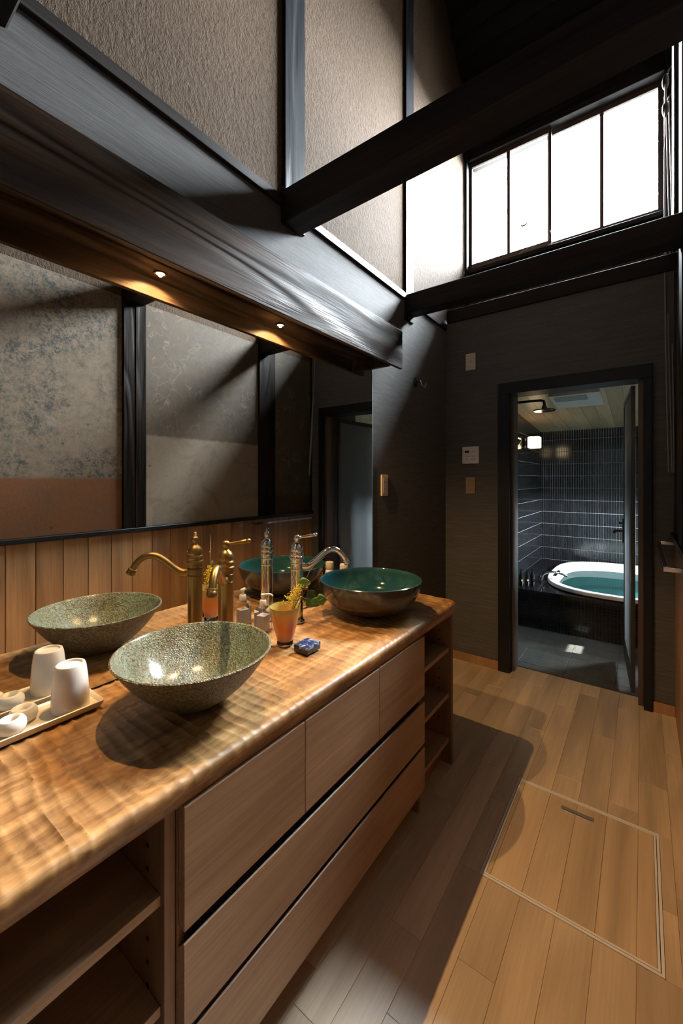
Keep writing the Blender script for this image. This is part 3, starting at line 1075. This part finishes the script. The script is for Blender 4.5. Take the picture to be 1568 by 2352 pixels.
# vase and sprigs
vx_, vy_ = -.972, .994
vz = ZT + .0005
vs_ = thing('vase', 'amber glass tumbler vase with clear foot, in front of the chrome tap', 'vase', (vx_, vy_, vz))
B().lathe([(0, 0), (.026, 0), (.0275, .002), (.0272, .010), (.025, .014), (.0, .014)], (vx_, vy_, vz), 40, cap=False).obj('foot', M['clear'], vs_, True)
B().lathe([(0, .0145), (.0262, .0145), (.031, .030), (.040, .066), (.0485, .105), (.0525, .126), (.0528, .128), (.0515, .1285), (.050, .126), (.045, .104), (.0365, .066), (.028, .034), (.0, .024)], (vx_, vy_, vz), 56, cap=False).obj('cup_of_glass', M['amber'], vs_, True)
rim = B().tube([(vx_ + .0520 * math.cos(2 * PI * k / 48), vy_ + .0520 * math.sin(2 * PI * k / 48), vz + .1285) for k in range(49)], .0011, 6)
rim.obj('rim', M['clear'], vs_, True)

base_in = Vector((vx_ + .004, vy_ + .002, vz + .034))
mouth = Vector((-.950, 1.006, .888))
sg = thing('goldenrod_sprig', 'sprig of tiny yellow blossoms leaning out of the amber vase', 'flower', base_in)
for k in range(3):
    e = Vector((-.940 + .008 * k, 1.011 + .006 * k, .918 + .014 * k))
    B().tube([base_in + Vector((.004 * k, .003 * k, 0)), mouth * .98 + base_in * .02 + Vector((.003 * k, 0, 0)), e], [.0012, .001, .0007], 6, 1).obj('stem', M['stem'], sg, True)
bl = B()
g = random.Random(5)
for k in range(300):
    s = g.random()
    c = Vector((-.956, 1.001, .898)).lerp(Vector((-.926, 1.022, .950)), s)
    rr_ = .024 * (1 - .55 * s)
    c += Vector((g.gauss(0, rr_ * .55), g.gauss(0, rr_ * .55), g.gauss(0, rr_ * .5)))
    bl.ball(c, g.uniform(.0014, .0026), 6)
tag(bl.obj('blossoms', M['yellow'], sg), kind='stuff')


def leaf(c, d, up, ln, wd, mat, par):
    d, up = Vector(d).normalized(), Vector(up).normalized()
    s = d.cross(up).normalized()
    up = s.cross(d)
    q = B()
    prof_ = [(0, .05), (.12, .55), (.3, .92), (.5, 1.0), (.7, .78), (.88, .40), (1, .03)]

    def f(i, j):
        t_, w_ = prof_[i]
        k = (j - 2) / 2
        return Vector(c) + d * ln * t_ + s * wd * .5 * w_ * k + up * (ln * .10 * abs(k) * w_ - ln * .16 * t_ * t_)
    q.grid(f, len(prof_), 5)
    o = q.obj('leaf', mat, par, True)
    md = o.modifiers.new('thick', 'SOLIDIFY')
    md.thickness = .0006
    return o


# small side leaves below the blossoms
leaf((-.955, 1.000, .892), (-.6, -.6, .1), (.3, .2, 1), .022, .006, M['leaf'], sg)
leaf((-.945, 1.008, .905), (.7, -.2, -.2), (.3, .2, 1), .018, .005, M['leaf'], sg)

sb = thing('leafy_sprig', 'green leafy sprig with one red berry drooping from the amber vase', 'sprig', base_in + Vector((.01, .01, 0)))
m2 = mouth + Vector((.018, .012, 0))
B().tube([base_in + Vector((.01, .008, 0)), m2, Vector((-.918, 1.028, .925)), Vector((-.912, 1.033, .945))], [.0016, .0014, .0011, .0009], 6, 1).obj('stem', M['stem'], sb, True)
B().tube([Vector((-.925, 1.024, .915)), Vector((-.905, 1.040, .906)), Vector((-.883, 1.056, .910)), Vector((-.872, 1.064, .912))], [.0010, .0009, .0008, .0006], 6, 1).obj('stem', M['stem'], sb, True)
for c, d, ln, wd, mt in (((-.936, 1.018, .957), (.75, .62, .12), .044, .040, 'leaf'), ((-.905, 1.034, .938), (.35, .5, -.85), .040, .034, 'leaf_dark'), ((-.908, 1.036, .910), (.3, .45, -.8), .040, .038, 'leaf'),
                         ((-.897, 1.044, .906), (.75, .6, -.55), .036, .034, 'leaf'), ((-.873, 1.062, .922), (.15, .1, -1), .038, .034, 'leaf'), ((-.884, 1.055, .910), (.9, .55, .2), .028, .026, 'leaf')):
    leaf(c, d, (.62, -.72, .35), ln, wd, M[mt], sb)
B().ball((-.910, 1.034, .944), .0052, 12, (1, 1, 1.15)).obj('berry', M['berry'], sb, True)
tg = thing('bare_twig', 'thin bare brown twig rising from the amber vase past the chrome spout', 'twig', base_in + Vector((.006, -.004, 0)))
tw = [base_in + Vector((.006, -.002, 0)), mouth + Vector((.012, .002, 0)), (-.918, 1.028, .945), (-.911, 1.033, .976), (-.902, 1.040, 1.002), (-.889, 1.050, 1.023), (-.863, 1.069, 1.048), (-.858, 1.072, 1.075)]
B().tube(tw, [.0018, .0017, .0016, .0015, .0017, .0013, .0012, .0009], 6).obj('twig_stem', M['twig'], tg, True)
B().tube([(-.902, 1.040, 1.002), (-.896, 1.040, 1.010), (-.893, 1.043, 1.013)], [.0009, .0014, .0006], 6).obj('bud', M['twig'], tg, True)

# lidded trinket box
bx = thing('trinket_box', 'small square indigo patterned lidded box on the worktop beside the amber vase', 'box', (-.879, 1.002, ZT))
z0 = ZT + .0005
ba = math.radians(2)
loft([(rot_rect(-.879, 1.002, .056, .068, .003, ba), z0), (rot_rect(-.879, 1.002, .058, .070, .004, ba), z0 + .002), (rot_rect(-.879, 1.002, .058, .070, .004, ba), z0 + .0135)]).obj('box_base', M['indigo_side'], bx, True)
loft([(rot_rect(-.879, 1.002, .059, .071, .004, ba), z0 + .0142), (rot_rect(-.879, 1.002, .059, .071, .004, ba), z0 + .0205), (rot_rect(-.879, 1.002, .056, .068, .004, ba), z0 + .0225)]).obj('box_lid', M['indigo'], bx, True)

# white capped bottle hiding behind the teal basin
jx, jy = -1.132, 1.551
jb = thing('capped_bottle', 'white capped bottle half hidden behind the teal basin', 'bottle', (jx, jy, ZT))
B().lathe([(0, 0), (.020, 0), (.0215, .003), (.0215, .108), (.019, .120), (.015, .126), (0, .126)], (jx, jy, ZT + .0005), 32).obj('bottle_body', M['porcelain'], jb, True)
B().lathe([(.0, .126), (.0195, .126), (.0200, .128), (.0195, .154), (.018, .158), (.0, .1595)], (jx, jy, ZT + .0005), 32).obj('bottle_cap', M['ivory'], jb, True)

# ------------------------------------------------------------------ wall fittings
def outlet_x(x, y, z, w, h, mat, label, kind):
    """plate on the left wall, facing +X"""
    o = thing('power_outlet', label, 'outlet', (x, y, z))
    B().box(x, x + .009, y - w / 2, y + w / 2, z - h / 2, z + h / 2, .003, 2).obj('cover_plate', mat, o)
    B().box(x + .009, x + .0105, y - w * .30, y + w * .30, z - h * .36, z + h * .36, .001).obj('insert', mat, o)
    for zz in (z + h * .16, z - h * .16):
        s = B()
        s.box(x + .010, x + .0112, y - .0085, y - .0065, zz - .005, zz + .005)
        s.box(x + .010, x + .0112, y + .0065, y + .0085, zz - .004, zz + .004)
        s.obj('socket', M['black'], o)
    return o


outlet_x(XL, 2.000, 1.279, .070, .120, M['ivory'], 'ivory double power outlet on the wall just beyond the mirror edge', 0)
o = thing('power_outlet', 'ivory outlet plate high on the end wall above the control panel', 'outlet', (-.992, YE, 2.158))
B().box(-1.027, -.957, YE - .009, YE, 2.098, 2.218, .003, 2).obj('cover_plate', M['ivory'], o)
B().box(-1.013, -.971, YE - .0105, YE - .009, 2.118, 2.198, .001).obj('insert', M['ivory'], o)
s = B()
s.box(-1.001, -.999, YE - .0115, YE - .010, 2.153, 2.163)
s.box(-.985, -.983, YE - .0115, YE - .010, 2.153, 2.163)
s.obj('socket', M['black'], o)
o = thing('blank_plate', 'dull beige blank plate low on the end wall below the control panel', 'wall plate', (-.992, YE, 1.27))
B().box(-1.026, -.958, YE - .009, YE, 1.211, 1.330, .003, 2).obj('cover_plate', M['beige_dull'], o)
B().box(-1.014, -.970, YE - .0105, YE - .009, 1.231, 1.310, .001).obj('insert', M['beige_dull'], o)
o = thing('bath_controller', 'white square bath control panel with small dark display on the end wall', 'control panel', (-.990, YE, 1.488))
B().box(-1.050, -.931, YE - .014, YE, 1.427, 1.549, .004, 2).obj('casing', M['white_plastic'], o)
B().box(-1.030, -.998, YE - .0155, YE - .013, 1.505, 1.519, .0005).obj('display', M['display'], o)
for dx, dz, w_, h_ in ((-.015, .024, .006, .006), (.020, .024, .006, .006), (-.030, -.008, .010, .006), (-.008, -.008, .010, .006), (.016, -.008, .010, .006), (-.030, -.030, .010, .006), (.004, -.030, .010, .006), (.022, -.030, .010, .006)):
    B().box(-.990 + dx, -.990 + dx + w_, YE - .0155, YE - .013, 1.488 + dz - h_ / 2, 1.488 + dz + h_ / 2, .0008).obj('button', M['grey_print'], o)

hk = thing('wall_hook', 'small dark metal coat hook on the wall beyond the valance end', 'hook', (XL, 2.413, 1.925))
q = B().lathe([(0, 0), (.017, 0), (.0175, .004), (.013, .007), (0, .008)], (XL, 2.400, 1.940), 28, (1, 0, 0))
for v in q.bm.verts:      # oval rose, taller than wide
    v.co.z = 1.940 + (v.co.z - 1.940) * 2.0
q.obj('rose', M['steel_dark'], hk, True)
ho = Vector((XL + .006, 2.400, 1.950))
B().tube([ho, ho + Vector((.020, 0, .0)), ho + Vector((.034, 0, -.014)), ho + Vector((.038, 0, -.038)), ho + Vector((.052, 0, -.052)), ho + Vector((.068, 0, -.042)), ho + Vector((.070, 0, -.022))],
         [.007, .007, .0066, .0062, .0062, .0062, .0075], 12, 2).obj('hook_arm', M['steel_dark'], hk, True)

# towel bar on the right wall
tw_ = thing('towel_bar', 'square-section chrome towel bar on the pine boards beside the doorway', 'towel bar', (XR - .06, 2.41, .96))
for yy in (2.83, 2.00):
    B().box(XR - .083, XR, yy - .009, yy + .009, .958, .975, .0015).obj('bracket', M['chrome'], tw_)
B().box(XR - .083, XR - .066, 2.009, 2.821, .958, .975, .0015).obj('rail', M['chrome'], tw_)

# cords and cleats of the high window on the right-hand post
cdx = XR - .030
cd_ = thing('window_cords', 'bundle of thin grey cords hanging down the post from two black cleats', 'cord', (cdx, 2.9, 1.9))
g = random.Random(11)
M['post_r'] = M['old_post']
for k in range(4):
    yy = 2.98 + .012 * (k % 2)
    top = 3.62 - .10 * (k % 2)
    pts = []
    for i in range(15):
        s = i / 14
        z = top + (1.35 - top) * s
        pts.append((cdx - .012 + .006 * k - .01 * math.sin(s * 3 + k) + .012 * s, 2.98 - .14 * s + .010 * k + .004 * math.sin(9 * s + k), z))
    B().tube(pts, .0032, 6).obj('cord', M['rope'], cd_, True)
for zz, yy in ((3.60, 2.99), (3.44, 2.985)):
    B().ball((cdx - .010, yy, zz), .022, 16, (.75, .8, 2.1)).obj('cleat', M['iron'], cd_, True)
    B().tube([(cdx, yy, zz + .04), (cdx + .01, yy, zz + .075), (XR, yy, zz + .075)], .004, 8, 1).obj('cleat_hook', M['iron'], cd_, True)
# weathered upright beside the window where the cords hang
B().box(XR - .016, XR + .03, 2.72, 2.89, 2.565, 5.0, .003).obj('post', M['dark_z'], wr)

# bent wire hooks lying on the window sill and on the beam
for (x, yy, z, lb) in ((-.70, gy0 - .052, 3.042, 'bent pale wire hook standing on the window sill under the brass crescent'), (-.545, gy0 - .045, 3.042, 'small pale wire hook on the window sill at the sash meeting stile')):
    B_ = B().tube([(x - .06, yy, z + .002), (x - .03, yy, z + .014), (x, yy, z + .018), (x + .0, yy, z + .07), (x + .03, yy, z + .08), (x + .045, yy, z + .10), (x + .035, yy, z + .16)] if x < -.6 else
                  [(x - .02, yy, z + .002), (x + .01, yy, z + .012), (x + .015, yy, z + .05), (x + .008, yy, z + .10), (x - .006, yy, z + .105)], .0035, 8, 2)
    tag(B_.obj('wire_hook', M['wire'], None, True), lb, 'hook')

# ------------------------------------------------------------------ bathroom doorway
dr = struct('door_1')
JX0, JX1 = -.797, .046
JY0, JY1 = YE - .022, YE + .15
B().box(JX0, JX0 + .074, JY0, JY1, 0, 1.893, .002).obj('jamb', M['dark_rail'], dr)
B().box(JX0 + .074, JX0 + .090, JY0 + .05, JY1, 0, 1.893, .001).obj('jamb_lining', M['jamb_inner'], dr)
B().box(JX1 - .040, JX1, JY0, JY1, 0, 1.893, .002).obj('jamb', M['dark_rail'], dr)
B().box(JX1 - .066, JX1 - .040, JY0 + .045, JY1, 0, 1.893, .001).obj('jamb_lining', M['jamb_inner'], dr)
B().box(JX0, JX1, JY0, JY1, 1.893, 1.968, .002).obj('head_jamb', M['dark_rail'], dr)
B().box(JX0 + .074, JX1 - .04, YE + .0, JY1, -.06, -.001).obj('threshold', M['jamb_inner'], dr)
# leaf, swung open into the bathroom
LX0, LX1 = -.056, -.034
LY0, LY1 = 3.060, 3.745
# the leaf stands slightly turned, so it is built as a sheared prism along its swing direction
ang_s = -.085


def lbox(y0, y1, z0, z1, x0=LX0, x1=LX1):
    q = B()
    sx0 = ang_s * (y0 - LY0) / 1.0
    sx1 = ang_s * (y1 - LY0) / 1.0
    q.poly([(x0 + sx0, y0, z0), (x1 + sx0, y0, z0), (x1 + sx1, y1, z0), (x0 + sx1, y1, z0)], (0, 0, z1 - z0))
    return q


lbox(LY0, LY0 + .022, .01, 1.885).obj('door_stile', M['door_edge'], dr)
lbox(LY1 - .035, LY1, .01, 1.885).obj('door_stile', M['door_edge'], dr)
lbox(LY0 + .022, LY1 - .035, .01, .125).obj('door_rail', M['door_edge'], dr)
lbox(LY0 + .022, LY1 - .035, 1.85, 1.885).obj('door_rail', M['door_edge'], dr)
lbox(LY0 + .022, LY1 - .035, .125, 1.85, LX0 + .005, LX1 - .007).obj('frosted_pane', M['frost'], dr)
hx = LX0 + ang_s * (LY1 - .03 - LY0)
hp = B().box(hx - .010, hx, LY1 - .045, LY1 - .015, .84, 1.02, .002).obj('handle_plate', M['iron'], dr)
B().tube([(hx - .008, LY1 - .03, .925), (hx - .05, LY1 - .03, .925), (hx - .055, LY1 - .04, .925), (hx - .055, LY1 - .13, .925)], .0095, 12).obj('lever', M['iron'], hp, True)
B().tube([(hx - .008, LY1 - .03, .985), (hx - .032, LY1 - .03, .985)], .0085, 12).obj('lock_knob', M['iron'], hp, True)

# ------------------------------------------------------------------ bathroom shell
BX0, BX1, BY0, BY1, BZ = -1.055, .80, YE + .13, 5.80, -.06
bf = struct('floor_bathroom')
B().box(BX0 - .1, BX1 + .1, BY0 - .03, BY1 + .1, -.14, BZ - .006).obj('mortar_bed', M['grout_dark'], bf)
for i in range(6):
    for j in range(4):
        x0, y0 = BX0 + .303 * i, BY0 + .303 * j - .06
        B().box(x0 + .001, x0 + .301, max(BY0, y0 + .001), y0 + .301, BZ - .006, BZ, .001).obj('tile', M['stone_floor'], bf)

TZ0 = .293
wbk = struct('wall_bath_rear')
B().box(BX0 - .1, BX1 + .1, BY1 + .004, BY1 + .12, BZ, 2.4).obj('grout', M['grout'], wbk)
rows = [TZ0 + .1525 * k for k in range(-1, 12)]
tw0 = .0262
q = B().box(0, tw0 - .0048, -.004, 0.0, 0, .1525 - .0035, .0009)
tile_me = q.obj('tile', M['tile'])
TM = tile_me.data
bpy.data.objects.remove(tile_me)
for v in TM.vertices:      # the mesh origin sits at the tile's lower corner
    pass
tile_src = None
cnt = 0
mn = [min(v.co[i] for v in TM.vertices) for i in range(3)]
rest = B()
ncol = int((BX1 - BX0) / tw0)
for c in range(ncol):
    for z in rows:
        if z > 2.02 or z < TZ0 - .2:
            continue
        x = BX0 + c * tw0 + .0015
        if c < 27:
            inst('tile', TM, (x - mn[0], BY1 + .004 - .004 - mn[1], z + .0018 - mn[2]), wbk)
            cnt += 1
        else:
            rest.box(x, x + tw0 - .0048, BY1, BY1 + .0045, z + .0018, z + .1525 - .0017)
tag(rest.obj('tiles', M['tile'], wbk), kind='stuff')

wbl = struct('wall_bath_left')
B().box(BX0 - .12, BX0 - .004, BY0, BY1 + .1, BZ, 2.4).obj('grout', M['grout'], wbl)
q = B()
n = int((BY1 - BY0) / tw0)
for c in range(n):
    for z in [rows[0] - .1525, rows[0] - .305] + rows:
        y = BY1 - (c + 1) * tw0
        q.box(BX0 - .0045, BX0, y + .0012, y + tw0 - .0012, max(BZ, z + .0018), z + .1525 - .0017)
tag(q.obj('tiles', M['tile'], wbl), kind='stuff')
wbr = struct('wall_bath_right')
q = B()
WY0, WY1, WZ0, WZ1 = 4.60, 5.12, .84, 1.12
VY0, VY1, VZ0, VZ1 = 3.90, 4.10, 1.38, 1.62  # unseen vent opening, added to let a small sun patch onto the floor
q.box(BX1, BX1 + .1, BY0, VY0, BZ, 2.4)
q.box(BX1, BX1 + .1, VY0, VY1, BZ, VZ0)
q.box(BX1, BX1 + .1, VY0, VY1, VZ1, 2.4)
q.box(BX1, BX1 + .1, VY1, WY0, BZ, 2.4)
q.box(BX1, BX1 + .1, WY0, WY1, BZ, WZ0)
q.box(BX1, BX1 + .1, WY0, WY1, WZ1, 2.4)
q.box(BX1, BX1 + .1, WY1, BY1 + .1, BZ, 2.4)
q.obj('dark_lining', M['tile'], wbr)
# the wall beside the doorway on the bathroom side
B().box(XR + .02, BX1 + .1, YE + .02, YE + .13, -.05, 2.5).obj('wall_return', M['paper'], we)

# sloping boarded bathroom ceiling
cb_ = struct('ceiling_bathroom')


def bzc(y): return 2.037 - .0700 * (y - 4.275)


bw = .118
k = 0
x = BX0 - .02
while x < BX1:
    B().poly([(x + .0015, BY0 - .02, bzc(BY0 - .02)), (x + bw - .0015, BY0 - .02, bzc(BY0 - .02)), (x + bw - .0015, BY1 + .1, bzc(BY1 + .1)), (x + .0015, BY1 + .1, bzc(BY1 + .1))], (0, 0, .012)).obj('board', M['bath_ceil'], cb_)
    x += bw
B().poly([(BX0 - .1, BY0 - .02, bzc(BY0 - .02) + .011), (BX1 + .1, BY0 - .02, bzc(BY0 - .02) + .011), (BX1 + .1, BY1 + .1, bzc(BY1 + .1) + .011), (BX0 - .1, BY1 + .1, bzc(BY1 + .1) + .011)], (0, 0, .09)).obj('ceiling_backing', M['grout_dark'], cb_)

# ------------------------------------------------------------------ bath deck and tub
DY0 = 4.052
dk = thing('bath_deck', 'raised bath platform faced with black mosaic tile', 'bath deck', ((BX0 + BX1) / 2, 4.9, BZ))
TCX, TCY, TRX, TRY = -.015, 4.915, .775, .83


def sup(rx, ry, n_=3.2, m=72):
    out = []
    for i in range(m):
        a = 2 * PI * i / m
        ca, sa = math.cos(a), math.sin(a)
        out.append((TCX + rx * math.copysign(abs(ca) ** (2 / n_), ca), TCY + ry * math.copysign(abs(sa) ** (2 / n_), sa)))
    return out


B().box(BX0 + .001, BX1 - .001, DY0 + .004, DY0 + .06, BZ, TZ0 - .006).obj('deck_core', M['grout_dark'], dk)
# deck top: a plate with the tub's opening
q = B()
inn = [q.bm.verts.new((x, y, TZ0 - .006)) for x, y in sup(TRX - .03, TRY - .03)]
outp = []
for v in inn:
    d = Vector((v.co.x - TCX, v.co.y - TCY))
    sx_ = (BX1 - .001 - TCX) / d.x if d.x > 1e-6 else ((BX0 + .001 - TCX) / d.x if d.x < -1e-6 else 1e9)
    sy_ = (BY1 - .001 - TCY) / d.y if d.y > 1e-6 else ((DY0 - TCY) / d.y if d.y < -1e-6 else 1e9)
    s = max(1.0, min(sx_, sy_))
    outp.append(q.bm.verts.new((TCX + d.x * s, TCY + d.y * s, TZ0 - .006)))
for i in range(len(inn)):
    j = (i + 1) % len(inn)
    q.bm.faces.new((inn[i], inn[j], outp[j], outp[i]))
q.obj('deck_top', M['grout_dark'], dk)
q = B()
p = .0262
for i in range(int((BX1 - BX0 - .002) / p)):
    for j in range(14):
        z = TZ0 - .006 - (j + 1) * p + .004
        if z < BZ: break
        x = BX0 + .001 + i * p
        q.box(x + .0015, x + p - .0015, DY0, DY0 + .006, z + .0015, z + p - .0015)
tag(q.obj('mosaic', M['mosaic'], dk), kind='stuff')
q = B()
for i in range(int((BX1 - BX0) / p)):
    for j in range(int((BY1 - .001 - DY0) / p)):
        x, y = BX0 + .001 + i * p, DY0 + j * p
        cx, cy = x + p / 2 - TCX, y + p / 2 - TCY
        if (abs(cx) / (TRX - .045)) ** 3.2 + (abs(cy) / (TRY - .045)) ** 3.2 < 1 or cx > .5:
            continue
        q.box(x + .0012, x + p - .0012, y + .0012, y + p - .0012, TZ0 - .007, TZ0)
tag(q.obj('mosaic', M['mosaic'], dk), kind='stuff')

tbt = thing('bathtub', 'white oval bathtub set into the black mosaic deck', 'bathtub', (TCX, TCY, BZ))
secs = [(sup(TRX - .02, TRY - .02), TZ0 + .001), (sup(TRX, TRY), TZ0 + .010), (sup(TRX, TRY), TZ0 + .034), (sup(TRX - .006, TRY - .006), TZ0 + .040), (sup(TRX - .060, TRY - .060), TZ0 + .040), (sup(TRX - .070, TRY - .070), TZ0 + .034),
        (sup(TRX - .085, TRY - .085), TZ0 - .02), (sup(TRX - .12, TRY - .12), TZ0 - .13), (sup(TRX - .16, TRY - .16), TZ0 - .20), (sup(TRX - .24, TRY - .24), TZ0 - .215), (sup(TRX - .30, TRY - .30), TZ0 - .30), (sup(TRX - .5, TRY - .5), TZ0 - .305)]
q = B()
rings = [[q.bm.verts.new((x, y, z)) for x, y in pts] for pts, z in secs]
for a, b in zip(rings, rings[1:]):
    for i in range(len(a)):
        j = (i + 1) % len(a)
        q.bm.faces.new((a[i], a[j], b[j], b[i]))
q.bm.faces.new(rings[-1])
q.obj('tub_shell', M['tub'], tbt, True)
q = B().box(-.735, -.705, 4.62, 4.92, TZ0 + .0345, TZ0 + .043, .003)
q.obj('overflow_plate', M['chrome'], tbt)
B().box(-.722, -.712, 4.78, 4.80, TZ0 + .043, TZ0 + .062, .003).obj('overflow_knob', M['steel_dark'], tbt)
pts = sup(TRX - .0935, TRY - .0935)
q = B()
q.bm.faces.new([q.bm.verts.new((x, y, TZ0 - .045)) for x, y in pts])
wt = q.obj('bath_water', M['water'], None)
tag(wt, 'turquoise bath water filling the white tub', 'water', None, 'stuff')

# tub filler with lever taps
fx, fy = -.800, 4.36
tf = thing('tub_filler', 'low chrome tub filler with an arched spout on the bath deck', 'tap', (fx, fy, TZ0))
fo = Vector((fx, fy, TZ0))
B().lathe([(0, 0), (.026, 0), (.027, .006), (.018, .012), (.016, .05), (0, .05)], fo, 24).obj('spout_base', M['steel_dark'], tf, True)
B().tube([fo + Vector((0, 0, .04)), fo + Vector((.01, .005, .09)), fo + Vector((.07, .05, .12)), fo + Vector((.15, .10, .11)), fo + Vector((.21, .14, .075))], [.013, .012, .011, .011, .010], 14, 2).obj('spout', M['steel_dark'], tf, True)
for dx, dy in ((.035, -.085), (-.01, .12)):
    c = fo + Vector((dx, dy, 0))
    B().lathe([(0, 0), (.022, 0), (.022, .006), (.013, .010), (.013, .035), (.018, .040), (.018, .055), (0, .058)], c, 20).obj('valve', M['chrome'], tf, True)
    B().tube([c + Vector((-.03, 0, .048)), c + Vector((.03, 0, .048))], .005, 8).obj('valve_handle', M['chrome'], tf, True)

for i, (x, y, lb, pm) in enumerate(((-.935, 4.165, 'black pump bottle with yellow round print on the bath deck, beside the left wall tiles', 'label_y'), (-.890, 4.200, 'middle black pump bottle on the bath deck', 'label_w'), (-.850, 4.235, 'black pump bottle on the bath deck, closest to the tub filler', 'bottle_dark'))):
    b = thing('pump_bottle', lb, 'bottle', (x, y, TZ0), 'black pump bottles on the bath deck')
    c = (x, y, TZ0 + .0005)
    B().lathe([(0, 0), (.019, 0), (.0205, .003), (.0205, .100), (.017, .112), (.008, .117), (.008, .122), (0, .122)], c, 24).obj('bottle_body', M['bottle_dark'], b, True)
    B().lathe([(.010, .120), (.010, .132), (.004, .134), (.004, .150), (.008, .151), (.008, .158), (0, .159)], c, 16).tube([(x, y, TZ0 + .156), (x + .02, y - .01, TZ0 + .157), (x + .03, y - .015, TZ0 + .150)], .0035, 8).obj('pump', M['bottle_dark'], b, True)
    dn = Vector((.594, -.804, 0))
    B().lathe([(0, .0), (.010, .0), (.010, .0012), (0, .0012)], Vector((x, y, TZ0 + .058)) + dn * .0200, 18, dn).obj('round_print', M[pm], b, True)

# ------------------------------------------------------------------ bathroom fittings
sc_ = thing('wall_light', 'lit cube-shaped opal wall light on the bathroom tiles', 'wall light', (BX0, 4.84, 1.70))
B().box(BX0, BX0 + .020, 4.78, 4.90, 1.655, 1.775, .003).obj('wall_plate', M['steel_dark'], sc_)
B().box(BX0 + .020, BX0 + .050, 4.815, 4.865, 1.69, 1.74, .002).obj('stem', M['steel_dark'], sc_)
B().box(BX0 + .045, BX0 + .165, 4.782, 4.898, 1.658, 1.782, .014, 3).obj('opal_shade', M['lamp_glass'], sc_, True)

sh = thing('rain_shower', 'dark rain shower head on a bent arm below the bathroom ceiling', 'shower', (-.647, 3.68, 1.88))
B().tube([(BX0, 3.68, 1.968), (-.90, 3.68, 1.968), (-.69, 3.68, 1.968), (-.655, 3.68, 1.962), (-.647, 3.68, 1.940), (-.647, 3.68, 1.905)], .011, 14, 1).obj('shower_arm', M['iron'], sh, True)
B().lathe([(0, .0), (.080, .0), (.084, .004), (.082, .010), (.030, .018), (.020, .024), (.018, .040), (0, .040)], (-.647, 3.68, 1.876), 40).obj('shower_head', M['steel_dark'], sh, True)
B().lathe([(0, 0), (.028, 0), (.028, .008), (0, .010)], (BX0, 3.68, 1.968), 24, (1, 0, 0)).obj('wall_flange', M['iron'], sh, True)
hs = thing('hand_shower', 'slim dark hand shower tilted in its holder on the tiled wall', 'shower', (BX0, 4.16, 1.55))
B().box(BX0, BX0 + .035, 4.14, 4.18, 1.565, 1.605, .004).obj('holder', M['steel_dark'], hs)
a0, a1 = Vector((BX0 + .03, 4.16, 1.555)), Vector((BX0 + .105, 4.16, 1.70))
B().tube([a0, a0.lerp(a1, .5), a0.lerp(a1, .8), a1], [.012, .013, .020, .022], 14).obj('wand', M['steel_dark'], hs, True)
B().tube([a0, a0 + Vector((-.005, -.01, -.1)), a0 + Vector((.0, -.02, -.55)), a0 + Vector((.02, -.04, -.95)), a0 + Vector((.03, -.02, -1.15)), Vector((BX0 + .01, 4.13, .42))], .007, 10, 2).obj('hose', M['steel_dark'], hs, True)

ht = thing('ceiling_heater', 'white rectangular bathroom ceiling heater panel with vents', 'ceiling heater', (-.44, 4.15, 1.98))
hy0, hy1, hx0, hx1 = 3.93, 4.42, -.66, -.28
q = B()
q.poly([(hx0, hy0, bzc(hy0) - .028), (hx1, hy0, bzc(hy0) - .028), (hx1, hy1, bzc(hy1) - .028), (hx0, hy1, bzc(hy1) - .028)], (0, 0, .028))
q.obj('panel', M['white_plastic'], ht)
for k in range(6):
    ya = hy0 + .05 + k * .03
    B().poly([(hx0 + .03, ya, bzc(ya) - .031), (hx1 - .10, ya, bzc(ya) - .031), (hx1 - .10, ya + .012, bzc(ya + .012) - .031), (hx0 + .03, ya + .012, bzc(ya + .012) - .031)], (0, 0, .004)).obj('vent_slat', M['grey_print'], ht)

# ground outside, so that no light comes from below the horizon
tag(B().box(-60, 60, -60, 60, -.5, -.4).obj('ground', plain('dark_earth', (.05, .045, .035), .9)), kind='structure')
